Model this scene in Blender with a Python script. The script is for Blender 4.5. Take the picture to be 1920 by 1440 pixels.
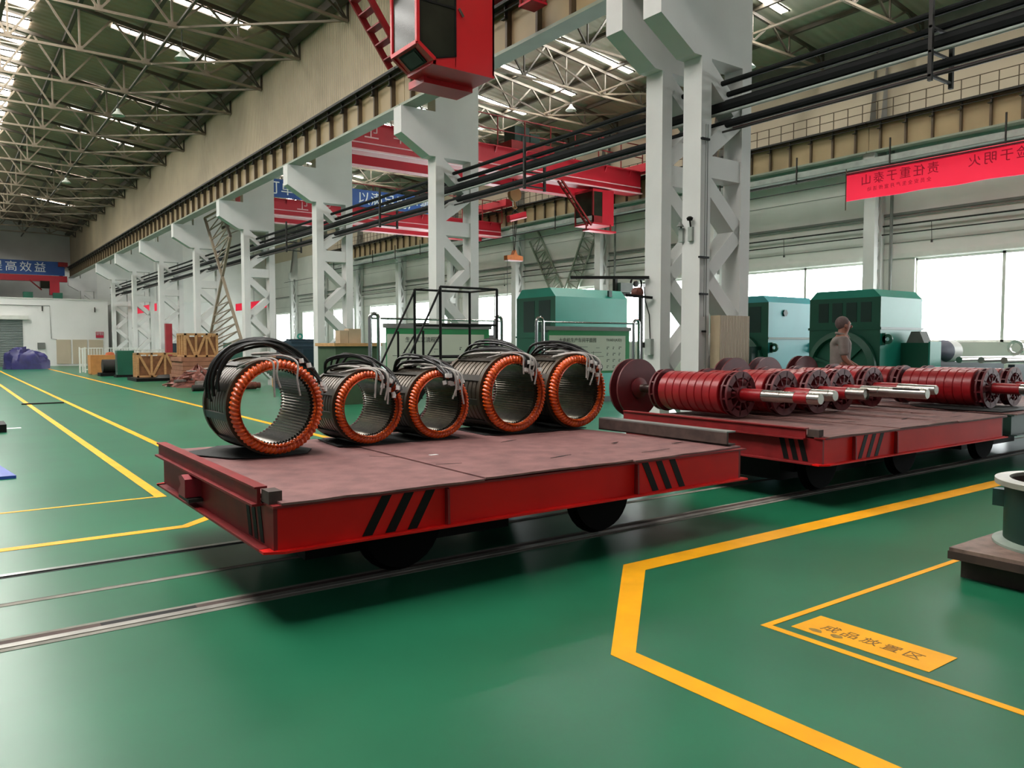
import bpy, math, random
from mathutils import Vector, Matrix
PI = math.pi
for o in list(bpy.data.objects):
    bpy.data.objects.remove(o, do_unlink=True)
SC = bpy.context.scene
COL = SC.collection
RNG = random.Random(7)

# ------------------------------------------------------------------ camera
cam_data = bpy.data.cameras.new('camera')
cam_data.sensor_width = 36.0
cam_data.lens = 1468.0 / 1920.0 * 36.0
cam_data.clip_start = 0.05
cam_data.clip_end = 300
cam = bpy.data.objects.new('camera', cam_data)
COL.objects.link(cam)
cam.location = (0, 0, 1.35)
cam.rotation_euler = (math.radians(90 - 2.925), 0, math.radians(-36.052))
SC.camera = cam

# ------------------------------------------------------------------ world, exposure
SC.view_settings.view_transform = 'Standard'
SC.view_settings.look = 'None'
SC.view_settings.exposure = 0.0
SC.view_settings.gamma = 1.0
SC.view_settings.use_curve_mapping = False
world = bpy.data.worlds.new('overcast sky')
SC.world = world
world.use_nodes = True
bg = world.node_tree.nodes['Background']
bg.inputs[0].default_value = (0.93, 0.97, 1.0, 1)
bg.inputs[1].default_value = 0.3
WINDOW_LIGHT = 13.0
SKYLIGHT = 18.0
SKYLIGHT_RIGHT = 80.0
RIDGE_LIGHT = 25.0

# ------------------------------------------------------------------ materials
def lin(h):
    h = h.lstrip('#')
    out = []
    for i in (0, 2, 4):
        v = int(h[i:i + 2], 16) / 255.0
        out.append(v / 12.92 if v <= 0.04045 else ((v + 0.055) / 1.055) ** 2.4)
    return out
MATS = {}
def M(name, hexcol, rough=0.5, metal=0.0, var=0.12, scale=3.0, bump=0.0, bscale=40.0, spec=0.5, coat=0.0, var2=None, stretch=None):
    if name in MATS:
        return MATS[name]
    m = bpy.data.materials.new(name)
    m.use_nodes = True
    nt = m.node_tree
    b = nt.nodes['Principled BSDF']
    c = lin(hexcol)
    tc = nt.nodes.new('ShaderNodeTexCoord')
    vec = tc.outputs['Object']
    if stretch:
        mp = nt.nodes.new('ShaderNodeMapping')
        mp.inputs['Scale'].default_value = stretch
        nt.links.new(vec, mp.inputs['Vector'])
        vec = mp.outputs['Vector']
    n = nt.nodes.new('ShaderNodeTexNoise')
    n.inputs['Scale'].default_value = scale
    n.inputs['Detail'].default_value = 6
    nt.links.new(vec, n.inputs['Vector'])
    r = nt.nodes.new('ShaderNodeValToRGB')
    r.color_ramp.elements[0].position = 0.3
    r.color_ramp.elements[1].position = 0.7
    lo = [max(0, v * (1 - var)) for v in c]
    hi = [min(1, v * (1 + var)) for v in c]
    if var2:
        lo = lin(var2)
    r.color_ramp.elements[0].color = (*lo, 1)
    r.color_ramp.elements[1].color = (*hi, 1)
    nt.links.new(n.outputs['Fac'], r.inputs['Fac'])
    nt.links.new(r.outputs['Color'], b.inputs['Base Color'])
    b.inputs['Roughness'].default_value = rough
    b.inputs['Metallic'].default_value = metal
    b.inputs['Specular IOR Level'].default_value = spec
    if coat:
        b.inputs['Coat Weight'].default_value = coat
        b.inputs['Coat Roughness'].default_value = 0.2
    if bump:
        n2 = nt.nodes.new('ShaderNodeTexNoise')
        n2.inputs['Scale'].default_value = bscale
        n2.inputs['Detail'].default_value = 4
        nt.links.new(vec, n2.inputs['Vector'])
        bp = nt.nodes.new('ShaderNodeBump')
        bp.inputs['Strength'].default_value = bump
        bp.inputs['Distance'].default_value = 0.01
        nt.links.new(n2.outputs['Fac'], bp.inputs['Height'])
        nt.links.new(bp.outputs['Normal'], b.inputs['Normal'])
    MATS[name] = m
    return m
def emit(name, col, strength):
    if name in MATS:
        return MATS[name]
    m = bpy.data.materials.new(name)
    m.use_nodes = True
    nt = m.node_tree
    b = nt.nodes['Principled BSDF']
    b.inputs['Base Color'].default_value = (0.8, 0.8, 0.8, 1)
    b.inputs['Emission Color'].default_value = (*col, 1)
    b.inputs['Emission Strength'].default_value = strength
    MATS[name] = m
    return m
def corrugated(name, hexcol, axis, period, rough=0.6, lines=0.25):
    """sheet metal with vertical ribs; axis = object axis across the ribs"""
    m = M(name, hexcol, rough, 0, 0.14, 0.6)
    nt = m.node_tree
    b = nt.nodes['Principled BSDF']
    tc = nt.nodes.new('ShaderNodeTexCoord')
    sp = nt.nodes.new('ShaderNodeSeparateXYZ')
    nt.links.new(tc.outputs['Object'], sp.inputs[0])
    mu = nt.nodes.new('ShaderNodeMath'); mu.operation = 'MULTIPLY'
    mu.inputs[1].default_value = 2 * PI / period
    nt.links.new(sp.outputs[axis], mu.inputs[0])
    si = nt.nodes.new('ShaderNodeMath'); si.operation = 'SINE'
    nt.links.new(mu.outputs[0], si.inputs[0])
    bp = nt.nodes.new('ShaderNodeBump')
    bp.inputs['Strength'].default_value = 0.6
    bp.inputs['Distance'].default_value = 0.02
    nt.links.new(si.outputs[0], bp.inputs['Height'])
    nt.links.new(bp.outputs['Normal'], b.inputs['Normal'])
    return m

M_floor = M('green epoxy floor', '#1f6346', 0.3, 0, 0.16, 0.9, 0.03, 2.0, 0.31)
M_line = M('yellow floor paint', '#eca410', 0.5, 0, 0.1, 4, spec=0.2)
M_rail = M('rail steel', '#9a9a98', 0.28, 0.9, 0.2, 6)
M_groove = M('rusty groove', '#4a3a34', 0.8, 0, 0.3, 12)
M_conc = M('worn concrete strip', '#7d7a70', 0.8, 0, 0.25, 6)
M_white = M('white painted concrete', '#c6c6c2', 0.75, 0, 0.06, 1.2, 0.08, 30)
M_wall = M('off white wall board', '#d2d1ca', 0.8, 0, 0.07, 0.8)
M_endwall = M('white plaster', '#dcdcd8', 0.75, 0, 0.04, 0.6)
M_beige = corrugated('beige ribbed sheet', '#a8997c', 1, 0.12)
M_beigeflat = M('beige sheet', '#b8ab94', 0.7, 0, 0.08, 0.5)
M_roof = corrugated('dark green roof sheet', '#9a8672', 1, 0.3, 0.7)
M_roof2 = corrugated('sage green roof sheet', '#a8a493', 1, 0.3, 0.7)
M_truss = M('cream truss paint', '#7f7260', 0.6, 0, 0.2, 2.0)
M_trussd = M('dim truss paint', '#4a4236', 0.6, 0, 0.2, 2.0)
M_girder = M('tan girder web', '#8d7a58', 0.55, 0, 0.12, 1.0)
M_flange = M('grey green flange paint', '#7a8272', 0.5, 0, 0.1, 1.5)
M_dark = M('dark steel', '#211e19', 0.6, 0.2, 0.3, 4)
M_stiff = M('brown stiffener paint', '#4a3c28', 0.6, 0, 0.2, 4)
M_pipe = M('black pipe lagging', '#0d0f0f', 0.7, 0, 0.25, 5, spec=0.2)
M_pipem = M('maroon pipe', '#3a1a1a', 0.5, 0, 0.2, 5)
M_pipeg = M('pale grey pipe', '#8d938c', 0.5, 0, 0.15, 5)
M_red = M('bright red enamel', '#d81410', 0.5, 0, 0.1, 2.5, spec=0.22)
M_redd = M('dull red enamel', '#7d1a1c', 0.55, 0, 0.2, 5, spec=0.3)
M_deck = M('oxide red deck plate', '#7d5653', 0.75, 0, 0.16, 7, 0.25, 60, var2='#6b4846')
M_deck2 = M('brown plank deck', '#6f4a44', 0.7, 0, 0.2, 4, 0.3, 30, var2='#543532', stretch=(1, 12, 1))
M_black = M('black paint', '#0a0908', 0.6, 0, 0.3, 6, spec=0.2)
M_rubber = M('black rubber', '#040404', 0.8, 0, 0.3, 6, spec=0.12)
M_mat = M('black rubber sheet', '#0f1211', 0.7, 0, 0.3, 8, 0.4, 20)  # also colours the sheets that paint shadow below the stators
M_cranered = M('crane red', '#b01528', 0.42, 0, 0.1, 1.5)
M_stripe = M('pale crane stripe', '#d9a8ac', 0.5, 0, 0.1, 2)
M_cabred = M('cab red', '#b5101a', 0.4, 0, 0.08, 1.5)
M_glass = M('dark cab glass', '#25261f', 0.16, 0, 0.3, 2.0, spec=0.14)
M_steelcore = M('stator lamination steel', '#51473b', 0.38, 0.7, 0.25, 14, 0.15, 90)
M_clamp = M('dark clamping bar', '#2e2820', 0.45, 0.5, 0.3, 10)
M_bore = M('stator bore steel', '#6e675c', 0.3, 0.85, 0.25, 20)
M_ring = M('brown end plate', '#3a3020', 0.5, 0.3, 0.25, 8)
M_coil = M('orange enamelled coil', '#e25e10', 0.24, 0, 0.15, 26, spec=0.7, var2='#b8380c')
M_coilb = M('dark red coil', '#5c1710', 0.45, 0, 0.3, 20)
M_cable = M('black cable', '#131211', 0.42, 0, 0.2, 12)
M_sleeve = M('white cable sleeve', '#b0aaa4', 0.7, 0, 0.15, 30)
M_tag = M('white tape', '#d8d5d0', 0.7, 0, 0.05, 20)
M_rotor = M('rotor red', '#8c1218', 0.33, 0, 0.12, 6)
M_rotord = M('rotor dark red', '#5a1219', 0.5, 0, 0.15, 6)
M_shaft = M('turned steel', '#a9a49c', 0.27, 1.0, 0.06, 5)
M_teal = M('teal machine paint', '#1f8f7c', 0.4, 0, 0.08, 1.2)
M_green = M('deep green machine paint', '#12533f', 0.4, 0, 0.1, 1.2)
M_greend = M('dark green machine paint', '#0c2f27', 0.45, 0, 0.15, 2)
M_navy = M('dark blue machine paint', '#122a35', 0.45, 0, 0.2, 3)
M_olive = M('olive green machine paint', '#34492f', 0.55, 0, 0.15, 3)
M_wood = M('raw pine', '#b08657', 0.75, 0, 0.18, 6, stretch=(1, 1, 6))
M_ply = M('orange plywood', '#b57c42', 0.7, 0, 0.12, 5)
M_board = M('notice board paper', '#b9beac', 0.6, 0, 0.04, 2)
M_boardg = M('notice board green', '#1f7a44', 0.5, 0, 0.1, 2)
M_chrome = M('polished tube', '#a8a8a6', 0.18, 1.0, 0.1, 8)
M_ink = M('dark printed ink', '#2e3230', 0.7, 0, 0.1, 8)
M_blue = M('sign blue', '#1d4a8c', 0.5, 0, 0.08, 2)
M_signw = M('sign white', '#dfe6e4', 0.5, 0, 0.04, 2)
M_banner = M('pink red banner cloth', '#ff5878', 0.75, 0, 0.05, 1.5)
_nt = M_banner.node_tree
_b = _nt.nodes['Principled BSDF']
_t = _nt.nodes.new('ShaderNodeBsdfTranslucent')
_t.inputs['Color'].default_value = (1.0, 0.16, 0.26, 1)
_x = _nt.nodes.new('ShaderNodeMixShader')
_x.inputs[0].default_value = 0.6
_nt.links.new(_b.outputs[0], _x.inputs[1])
_nt.links.new(_t.outputs[0], _x.inputs[2])
_nt.links.new(_x.outputs[0], _nt.nodes['Material Output'].inputs['Surface'])
M_bannerd = M('banner print', '#b0183c', 0.8, 0, 0.1, 10)
M_tarp = M('violet blue tarpaulin', '#2c2a5e', 0.45, 0, 0.3, 3, 0.4, 8)
M_grey = M('mid grey metal', '#6f716c', 0.6, 0, 0.15, 3)
M_shutter = corrugated('grey roller shutter', '#66706c', 2, 0.1)
M_cream = corrugated('cream slatted cabinet', '#a8977c', 0, 0.03)
M_scrap = M('rusty scrap', '#6b3c30', 0.6, 0.3, 0.5, 12, 0.5, 20)
M_scrapm = M('dull steel scrap', '#77706a', 0.45, 0.7, 0.3, 10)
M_skin = M('tanned skin', '#8c5a48', 0.55, 0, 0.08, 20)
M_hair = M('short grey hair', '#5b4a48', 0.8, 0, 0.2, 60)
M_shirt = M('grey work shirt', '#7a6f69', 0.85, 0, 0.12, 14)
M_trouser = M('olive work trousers', '#55563f', 0.85, 0, 0.12, 14)
M_paper = M('white paper', '#d5d8d4', 0.7, 0, 0.03, 8)
M_orange = M('hook orange', '#c06418', 0.5, 0, 0.15, 8)
M_bluepl = M('blue painted plate', '#27459a', 0.5, 0, 0.1, 4)
M_post = M('red post paint', '#8e1420', 0.5, 0, 0.1, 4)
M_railw = M('white rail paint', '#cfd0c8', 0.5, 0, 0.05, 4)
M_lamp = M('lamp enamel', '#b8bdb2', 0.4, 0, 0.05, 4)
M_signr = M('red sign', '#b0203c', 0.5, 0, 0.05, 4)
M_sky = emit('bright skylight', (1.0, 0.99, 0.95), SKYLIGHT)
M_sky2 = emit('bright right bay skylight', (1.0, 0.99, 0.95), SKYLIGHT_RIGHT)
M_ridge = emit('ridge glazing', (1.0, 0.98, 0.94), RIDGE_LIGHT)
M_win = emit('daylit window pane', (0.93, 0.98, 1.0), WINDOW_LIGHT)

# ------------------------------------------------------------------ mesh helper
def origin_of(o):
    v = Vector((0, 0, 0))
    while o is not None:
        v = v + o.location
        o = o.parent
    return v
class MB:
    def __init__(s):
        s.v = []; s.f = []; s.sm = []
    def add(s, vs, fs, smooth=False):
        b = len(s.v)
        s.v += [Vector(v) for v in vs]
        s.f += [[b + i for i in f] for f in fs]
        s.sm += [smooth] * len(fs)
        return s
    def box(s, x0, x1, y0, y1, z0, z1):
        s.add([(x0, y0, z0), (x1, y0, z0), (x1, y1, z0), (x0, y1, z0), (x0, y0, z1), (x1, y0, z1), (x1, y1, z1), (x0, y1, z1)],
              [(0, 3, 2, 1), (4, 5, 6, 7), (0, 1, 5, 4), (1, 2, 6, 5), (2, 3, 7, 6), (3, 0, 4, 7)])
        return s
    def prism(s, poly, axis, a, b):
        """poly: 2D points; axis 0: (y,z), 1: (x,z), 2: (x,y)"""
        def mk(p, t):
            return {0: (t, p[0], p[1]), 1: (p[0], t, p[1]), 2: (p[0], p[1], t)}[axis]
        n = len(poly)
        vs = [mk(p, a) for p in poly] + [mk(p, b) for p in poly]
        fs = [list(range(n))[::-1], list(range(n, 2 * n))] + [(i, (i + 1) % n, n + (i + 1) % n, n + i) for i in range(n)]
        return s.add(vs, fs)
    def bar(s, p, q, w, h=None, up=(0, 0, 1)):
        h = h or w
        p = Vector(p); q = Vector(q)
        d = (q - p).normalized()
        u = Vector(up)
        if abs(d.dot(u)) > 0.98:
            u = Vector((1, 0, 0)) if abs(d.x) < 0.9 else Vector((0, 1, 0))
        a = d.cross(u).normalized() * (w / 2)
        b = a.cross(d).normalized() * (h / 2)
        vs = [p - a - b, p + a - b, p + a + b, p - a + b, q - a - b, q + a - b, q + a + b, q - a + b]
        return s.add(vs, [(0, 1, 2, 3), (7, 6, 5, 4), (0, 4, 5, 1), (1, 5, 6, 2), (2, 6, 7, 3), (3, 7, 4, 0)])
    def tube(s, pts, r, n=8, cap=True):
        pts = [Vector(p) for p in pts]
        rs = r if isinstance(r, (list, tuple)) else [r] * len(pts)
        vs = []
        prev = None
        for i, p in enumerate(pts):
            d = (pts[min(i + 1, len(pts) - 1)] - pts[max(i - 1, 0)]).normalized()
            if prev is None:
                u = Vector((0, 0, 1)) if abs(d.z) < 0.9 else Vector((1, 0, 0))
                a = d.cross(u).normalized()
            else:
                a = (prev - d * prev.dot(d)).normalized()
            prev = a
            b = d.cross(a)
            for k in range(n):
                t = 2 * PI * k / n
                vs.append(p + (a * math.cos(t) + b * math.sin(t)) * rs[i])
        fs = []
        for i in range(len(pts) - 1):
            for k in range(n):
                fs.append((i * n + k, i * n + (k + 1) % n, (i + 1) * n + (k + 1) % n, (i + 1) * n + k))
        s.add(vs, fs, True)
        if cap:
            b = len(s.v) - len(vs)
            s.f.append([b + k for k in range(n)][::-1]); s.sm.append(False)
            e = b + (len(pts) - 1) * n
            s.f.append([e + k for k in range(n)]); s.sm.append(False)
        return s
    def lathe(s, prof, axis, c, n=32, smooth=True, closed=False, cap=True):
        """prof: (radius, offset) along axis through c; closed joins the last profile point to the first"""
        c = Vector(c)
        vs = []
        for (r, t) in prof:
            for k in range(n):
                a = 2 * PI * k / n
                x, y = r * math.cos(a), r * math.sin(a)
                vs.append(c + Vector({0: (t, x, y), 1: (x, t, y), 2: (x, y, t)}[axis]))
        fs = []
        m = len(prof)
        for i in range(m if closed else m - 1):
            j = (i + 1) % m
            for k in range(n):
                fs.append((i * n + k, i * n + (k + 1) % n, j * n + (k + 1) % n, j * n + k))
        s.add(vs, fs, smooth)
        if not closed and cap:
            b = len(s.v) - len(vs)
            for i in (0, m - 1):
                if prof[i][0] > 1e-6:
                    s.f.append([b + i * n + k for k in range(n)]); s.sm.append(False)
        return s
    def build(s, name, mat, parent=None, recalc=True, sharp=35):
        off = origin_of(parent) if parent is not None else Vector((0, 0, 0))
        me = bpy.data.meshes.new(name)
        me.from_pydata([v - off for v in s.v], [], s.f)
        if any(s.sm):
            me.polygons.foreach_set('use_smooth', s.sm)
        me.materials.append(mat)
        if recalc:
            import bmesh
            bm = bmesh.new(); bm.from_mesh(me)
            bmesh.ops.recalc_face_normals(bm, faces=bm.faces)
            bm.to_mesh(me); bm.free()
        if any(s.sm):
            try:
                me.set_sharp_from_angle(angle=math.radians(sharp))
            except Exception:
                pass
        me.update()
        o = bpy.data.objects.new(name, me)
        COL.objects.link(o)
        if parent is not None:
            o.parent = parent
        return o
def tag(o, label, cat=None, group=None):
    o['label'] = label
    if cat: o['category'] = cat
    if group: o['group'] = group
    return o
def T(name, label, cat, loc=(0, 0, 0), group=None):
    o = bpy.data.objects.new(name, None)
    o.empty_display_size = 0.2
    COL.objects.link(o)
    o.location = loc
    return tag(o, label, cat, group)
def S(name, mb, mat, label=None):
    o = mb.build(name, mat)
    o['kind'] = 'structure'
    if label: tag(o, label)
    return o
def dup(root, loc=None, label=None, parent=None, rot=None):
    c = root.copy()
    COL.objects.link(c)
    if parent is not None: c.parent = parent
    if loc is not None: c.location = loc
    if rot is not None: c.rotation_euler = rot
    if label: c['label'] = label
    for ch in root.children:
        dup(ch, parent=c)
    return c
def text(name, body, mat, parent, size, origin, ex, ey, align='CENTER', depth=0.004, mirror=False, spacing=1.0):
    """lettering as mesh: origin in world, ex = reading direction, ey = up direction"""
    cu = bpy.data.curves.new(name, 'FONT')
    cu.body = body
    cu.size = size
    cu.extrude = depth
    cu.align_x = align
    cu.align_y = 'CENTER'
    cu.space_character = spacing
    cu.resolution_u = 3
    tmp = bpy.data.objects.new(name + '_curve', cu)
    COL.objects.link(tmp)
    bpy.context.view_layer.update()
    dg = bpy.context.evaluated_depsgraph_get()
    me = bpy.data.meshes.new_from_object(tmp.evaluated_get(dg))
    bpy.data.objects.remove(tmp, do_unlink=True)
    ex = Vector(ex).normalized(); ey = Vector(ey).normalized()
    ez = ex.cross(ey)
    off = origin_of(parent)
    o0 = Vector(origin)
    for v in me.vertices:
        x = -v.co.x if mirror else v.co.x
        v.co = o0 + ex * x + ey * v.co.y + ez * v.co.z - off
    me.materials.clear()
    me.materials.append(mat)
    me.name = name
    o = bpy.data.objects.new(name, me)
    COL.objects.link(o)
    o.parent = parent
    return o
# ================================================================== FLOOR
fl = S('floor', MB().box(-12, 22.6, -10, 68, -0.2, 0), M_floor, 'glossy green painted workshop floor')
def flat(poly, z0=0.0004, z1=0.0022):
    return MB().prism(poly, 2, z0, z1)
def rect(x0, x1, y0, y1): return [(x0, y0), (x1, y0), (x1, y1), (x0, y1)]
def line(polys, label):
    mb = MB()
    for p in polys:
        mb.prism(p, 2, 0.0004, 0.0022)
    return tag(mb.build('painted_line', M_line, fl), label)
line([[(-4, 6.0), (1.43, 6.02), (1.42, 6.11), (-4, 6.1)], [(1.43, 6.02), (2.36, 6.85), (2.27, 6.92), (1.41, 6.11)], rect(2.27, 2.36, 6.921, 51)], 'long yellow line that bends away behind the front cart')
line([rect(1.485, 1.575, 7.36, 51), rect(-4, 1.484, 7.375, 7.42)], 'yellow line with a right-angled corner left of the front cart')
line([[(4.4, 8), (4.5, 8), (4.74, 52), (4.64, 52)]], 'yellow line in front of the crates')
line([[(3.331, 3.42), (3.36, 3.262), (9.9, 3.24), (9.9, 3.40)], [(3.331, 3.42), (2.312, 2.447), (2.417, 2.40), (3.36, 3.262)], [(2.312, 2.447), (2.36, -1), (2.465, -1), (2.417, 2.40)]], 'broad yellow line with a chamfered corner in the foreground')
line([rect(3.141, 5.2, 2.25, 2.287), rect(3.141, 3.183, 0, 2.2499)], 'thin yellow line around the floor sign')
fs = MB().prism(rect(3.245, 3.492, 1.542, 2.19), 2, 0.0004, 0.0022).build('painted_sign', M_line, fl)
tag(fs, 'yellow painted floor sign with dark characters')
M_stain = M('dark floor scuff', '#8a6a1c', 0.5, 0, 0.3, 30)
text('sign_lettering', '成品放置区', M('worn brown lettering', '#6b4a14', 0.6, 0, 0.4, 60), fs, 0.085, (3.36, 1.86, 0.0024), (0, -1, 0), (1, 0, 0), spacing=1.28, depth=0.0006)
sm = MB()
for (x, y, r1, r2) in ((3.29, 2.09, 0.035, 0.02), (3.3, 1.99, 0.03, 0.022)):
    sm.prism([(x + r2 * math.cos(a * PI / 6) * RNG.uniform(.8, 1.2), y + r1 * math.sin(a * PI / 6) * RNG.uniform(.8, 1.2)) for a in range(12)], 2, 0.0022, 0.0028)
sm.build('scuff_mark', M_stain, fl)

# rails of the cart track
r = T('track_rail', 'near floor rail with a dark open groove under the front cart', 'rail', (0, 4.12, 0))
MB().box(-6, 21, 4.035, 4.075, 0.0003, 0.002).add([], []).build('concrete_edge', M_conc, r)
MB().box(-6, 21, 4.076, 4.125, 0.0003, 0.006).build('rail_head', M('worn pale rail', '#8f8c84', 0.45, 0.4, 0.25, 5), r)
MB().box(-6, 21, 4.126, 4.185, 0.0003, 0.0015).build('groove', M_groove, r)
MB().box(0.58, 1.02, 4.13, 4.182, 0.0016, 0.003).build('open_slot', M_black, r)
MB().box(-6, 21, 4.186, 4.215, 0.0003, 0.002).build('concrete_edge', M_conc, r)
r = T('track_rail', 'far floor rail shining left of the front cart', 'rail', (0, 5.37, 0))
MB().box(-6, 21, 5.345, 5.39, 0.0003, 0.008).build('rail_head', M_rail, r)
MB().box(-6, 21, 5.318, 5.344, 0.0003, 0.0015).build('groove', M_black, r)
r = T('track_rail', 'worn cable slot strip between the two floor rails', 'rail', (0, 4.77, 0))
MB().box(-6, 21, 4.74, 4.785, 0.0003, 0.002).build('slot_cover', M_conc, r)
MB().box(-6, 21, 4.786, 4.797, 0.0003, 0.0015).build('groove', M_groove, r)

# ================================================================== ROOFS
XE, ZE, SL = 7.85, 9.5, 0.15             # left bay eave
def zl(x): return ZE + (XE - abs(x)) * SL
XA0, XA1, ZA, SA = 7.85, 22.6, 10.4, 0.13  # right bay
XR = (8.4 + 22.3) / 2
def za(x): return ZA + (22.3 - XR - abs(x - XR)) * SA
Y0, Y1 = -9.0, 66.0
mb = MB()
for sgn in (-1, 1):
    mb.prism([(sgn * (XE + .1), zl(XE) - .015), (0, zl(0)), (0, zl(0) + .05), (sgn * (XE + .1), zl(XE) + .05)], 1, Y0, Y1)
S('ceiling', mb, M_roof, 'dark ribbed sheet roof of the left bay')
mb = MB()
for a, b in ((XA0, XR), (XR, XA1)):
    mb.prism([(a, za(a)), (b, za(b)), (b, za(b) + .05), (a, za(a) + .05)], 1, Y0, Y1)
S('ceiling', mb, M_roof2, 'sage green sheet roof of the right bay')
WN = [0]
def skylight(x0, x1, y, w, zf, n, mat, label, framed=True):
    WN[0] += 1
    mb = MB(); fr = MB()
    for i in range(n):
        a = x0 + (x1 - x0) * (i + .04) / n
        b = x0 + (x1 - x0) * (i + .96) / n
        mb.add([(a, y, zf(a) - .02), (b, y, zf(b) - .02), (b, y + w, zf(b) - .02), (a, y + w, zf(a) - .02),
                (a, y, zf(a) - .012), (b, y, zf(b) - .012), (b, y + w, zf(b) - .012), (a, y + w, zf(a) - .012)],
               [(0, 3, 2, 1), (4, 5, 6, 7), (0, 1, 5, 4), (1, 2, 6, 5), (2, 3, 7, 6), (3, 0, 4, 7)])
    o = mb.build('window_%d' % WN[0], mat)
    o['kind'] = 'structure'; o['label'] = label
    for yy in (y - .02, y + w + .02):
        fr.bar((x0, yy, zf(x0) - .03), (x1, yy, zf(x1) - .03), .03, .04)
    fr.build('window_frame', M_trussd, o)
for k, yy in enumerate((4.0, 7.0, 8.8, 11.8, 14.8, 17.8, 20.8, 23.9, 29.7, 32.9, 36.0, 45.0, 54.0)):
    skylight(4.02, 6.8, yy + .06, .3, zl, 6, M_sky, 'long rooflight strip in the dark left bay roof')
for k in range(35):
    yy = 1.8 + 1.5 * k
    skylight(-2.3, 2.3, yy, .75, zl, 4, M_ridge, 'bright glazed strip at the ridge of the left bay')
for k in range(18):
    yy = 1.35 + 3.05 * k
    skylight(15.9, 19.6, yy + .1, .24, za, 9, M_sky2, 'rooflight strip in the sage roof of the right bay')

# purlins and ties running down the hall
tn = [0]
def trim(mb, mat, label):
    tn[0] += 1
    o = mb.build('trim_%d' % tn[0], mat)
    o['kind'] = 'structure'; o['label'] = label
    return o
for i in range(-4, 5):
    x = 1.57 * i + (0.785 if i >= 0 else -0.785) if False else 1.57 * i
    trim(MB().box(x - .05, x + .05, 6, Y1, zl(x) - .16, zl(x) - .05), M_trussd, 'roof purlin along the left bay')
for x in (10.2, 12.0, 13.8, 15.35, 17, 18.8, 20.6):
    trim(MB().box(x - .05, x + .05, 6, Y1, za(x) - .16, za(x) - .05), M_trussd, 'roof purlin along the right bay')
ZB, ZBA = 8.93, 9.85
trim(MB().box(4.79, 4.85, 8, Y1, ZB + .05, ZB + .1), M_trussd, 'tie beam along the lower chords of the left bay')
trim(MB().box(7.55, 7.8, 6, Y1, 9.2, 9.42), M_trussd, 'eaves beam under the left bay roof')
trim(MB().box(18.4, 18.46, 8, Y1, ZBA + .05, ZBA + .1), M_truss, 'tie beam along the lower chords of the right bay')

# ================================================================== ROOF TRUSSES
def make_truss(name, label, cat, x0, x1, zb, zt, npan, y, group, drop, mw=None):
    mw = mw or M_truss
    t = T(name, label, cat, ((x0 + x1) / 2, y, zb), group)
    xm = (x0 + x1) / 2
    w = (x1 - x0) / npan
    mb = MB()
    mb.bar((x0 + w, y, zb), (x1 - w, y, zb), .065, .065)
    mb.bar((x0, y, zb - drop), (x0 + w, y, zb), .065)
    mb.bar((x1, y, zb - drop), (x1 - w, y, zb), .065)
    mb.build('bottom_chord', M_truss, t)
    mb = MB()
    for a, b in ((x0, xm), (xm, x1)):
        mb.bar((a, y, zt(a) - .2), (b, y, zt(b) - .2), .08, .09)
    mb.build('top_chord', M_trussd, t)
    for i in range(1, npan):
        xi = x0 + w * i
        MB().bar((xi, y, zb), (xi, y, zt(xi) - .2), .045).build('strut', mw, t)
        for s_ in (-.5, .5):
            xx = xi + s_ * w
            MB().bar((xi, y, zb), (xx, y, zt(xx) - .2), .05).build('strut', mw, t)
        MB().box(xi - .09, xi + .09, y - .012, y + .012, zb - .05, zb + .12).build('gusset', M_truss, t)
    for xe in (x0, x1):
        q = 1 if xe == x0 else -1
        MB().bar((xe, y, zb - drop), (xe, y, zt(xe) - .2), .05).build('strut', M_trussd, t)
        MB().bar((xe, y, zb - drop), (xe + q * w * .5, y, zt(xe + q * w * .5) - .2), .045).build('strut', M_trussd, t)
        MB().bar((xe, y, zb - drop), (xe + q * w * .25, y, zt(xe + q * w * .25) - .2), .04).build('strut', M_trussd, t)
    return t
ORD = ['first', 'second', 'third', 'fourth', 'fifth', 'sixth', 'seventh', 'eighth', 'ninth', 'tenth', 'eleventh', 'twelfth', 'thirteenth', 'fourteenth', 'fifteenth', 'sixteenth', 'seventeenth', 'eighteenth', 'nineteenth', 'twentieth']
proto = None
for k in range(17):
    y = 14.17 + 3.03 * k
    lab = 'cream steel roof truss of the left bay, %s from the camera' % ORD[k]
    if proto is None:
        proto = make_truss('roof_truss', lab, 'roof truss', -7.85, 7.82, ZB, zl, 10, y, 'roof trusses of the left bay', .13)
    else:
        dup(proto, ((-7.85 + 7.82) / 2, y, ZB), lab)
proto = None
for k in range(14):
    y = 11.2 + 3.03 * k
    lab = 'cream steel roof truss of the right bay, %s from the camera' % ORD[k]
    if proto is None:
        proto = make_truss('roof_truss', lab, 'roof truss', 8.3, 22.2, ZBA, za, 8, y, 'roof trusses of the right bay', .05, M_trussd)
    else:
        dup(proto, ((8.3 + 22.2) / 2, y, ZBA), lab)
for k in range(13):
    y = 14.17 + 3.03 * k
    trim(MB().bar((4.82, y + 3.03, ZB), (7.8, y + .05, ZB - .1), .05), M_truss, 'diagonal brace between left bay trusses')
    if k < 11:
        trim(MB().bar((12.0, y, ZBA), (18.43, y + 3.0, ZBA), .05), M_truss, 'diagonal brace between right bay trusses')
        trim(MB().bar((18.43, y + 3.0, ZBA), (22.1, y, ZBA), .05), M_truss, 'diagonal brace at the outer wall of the right bay')

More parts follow.
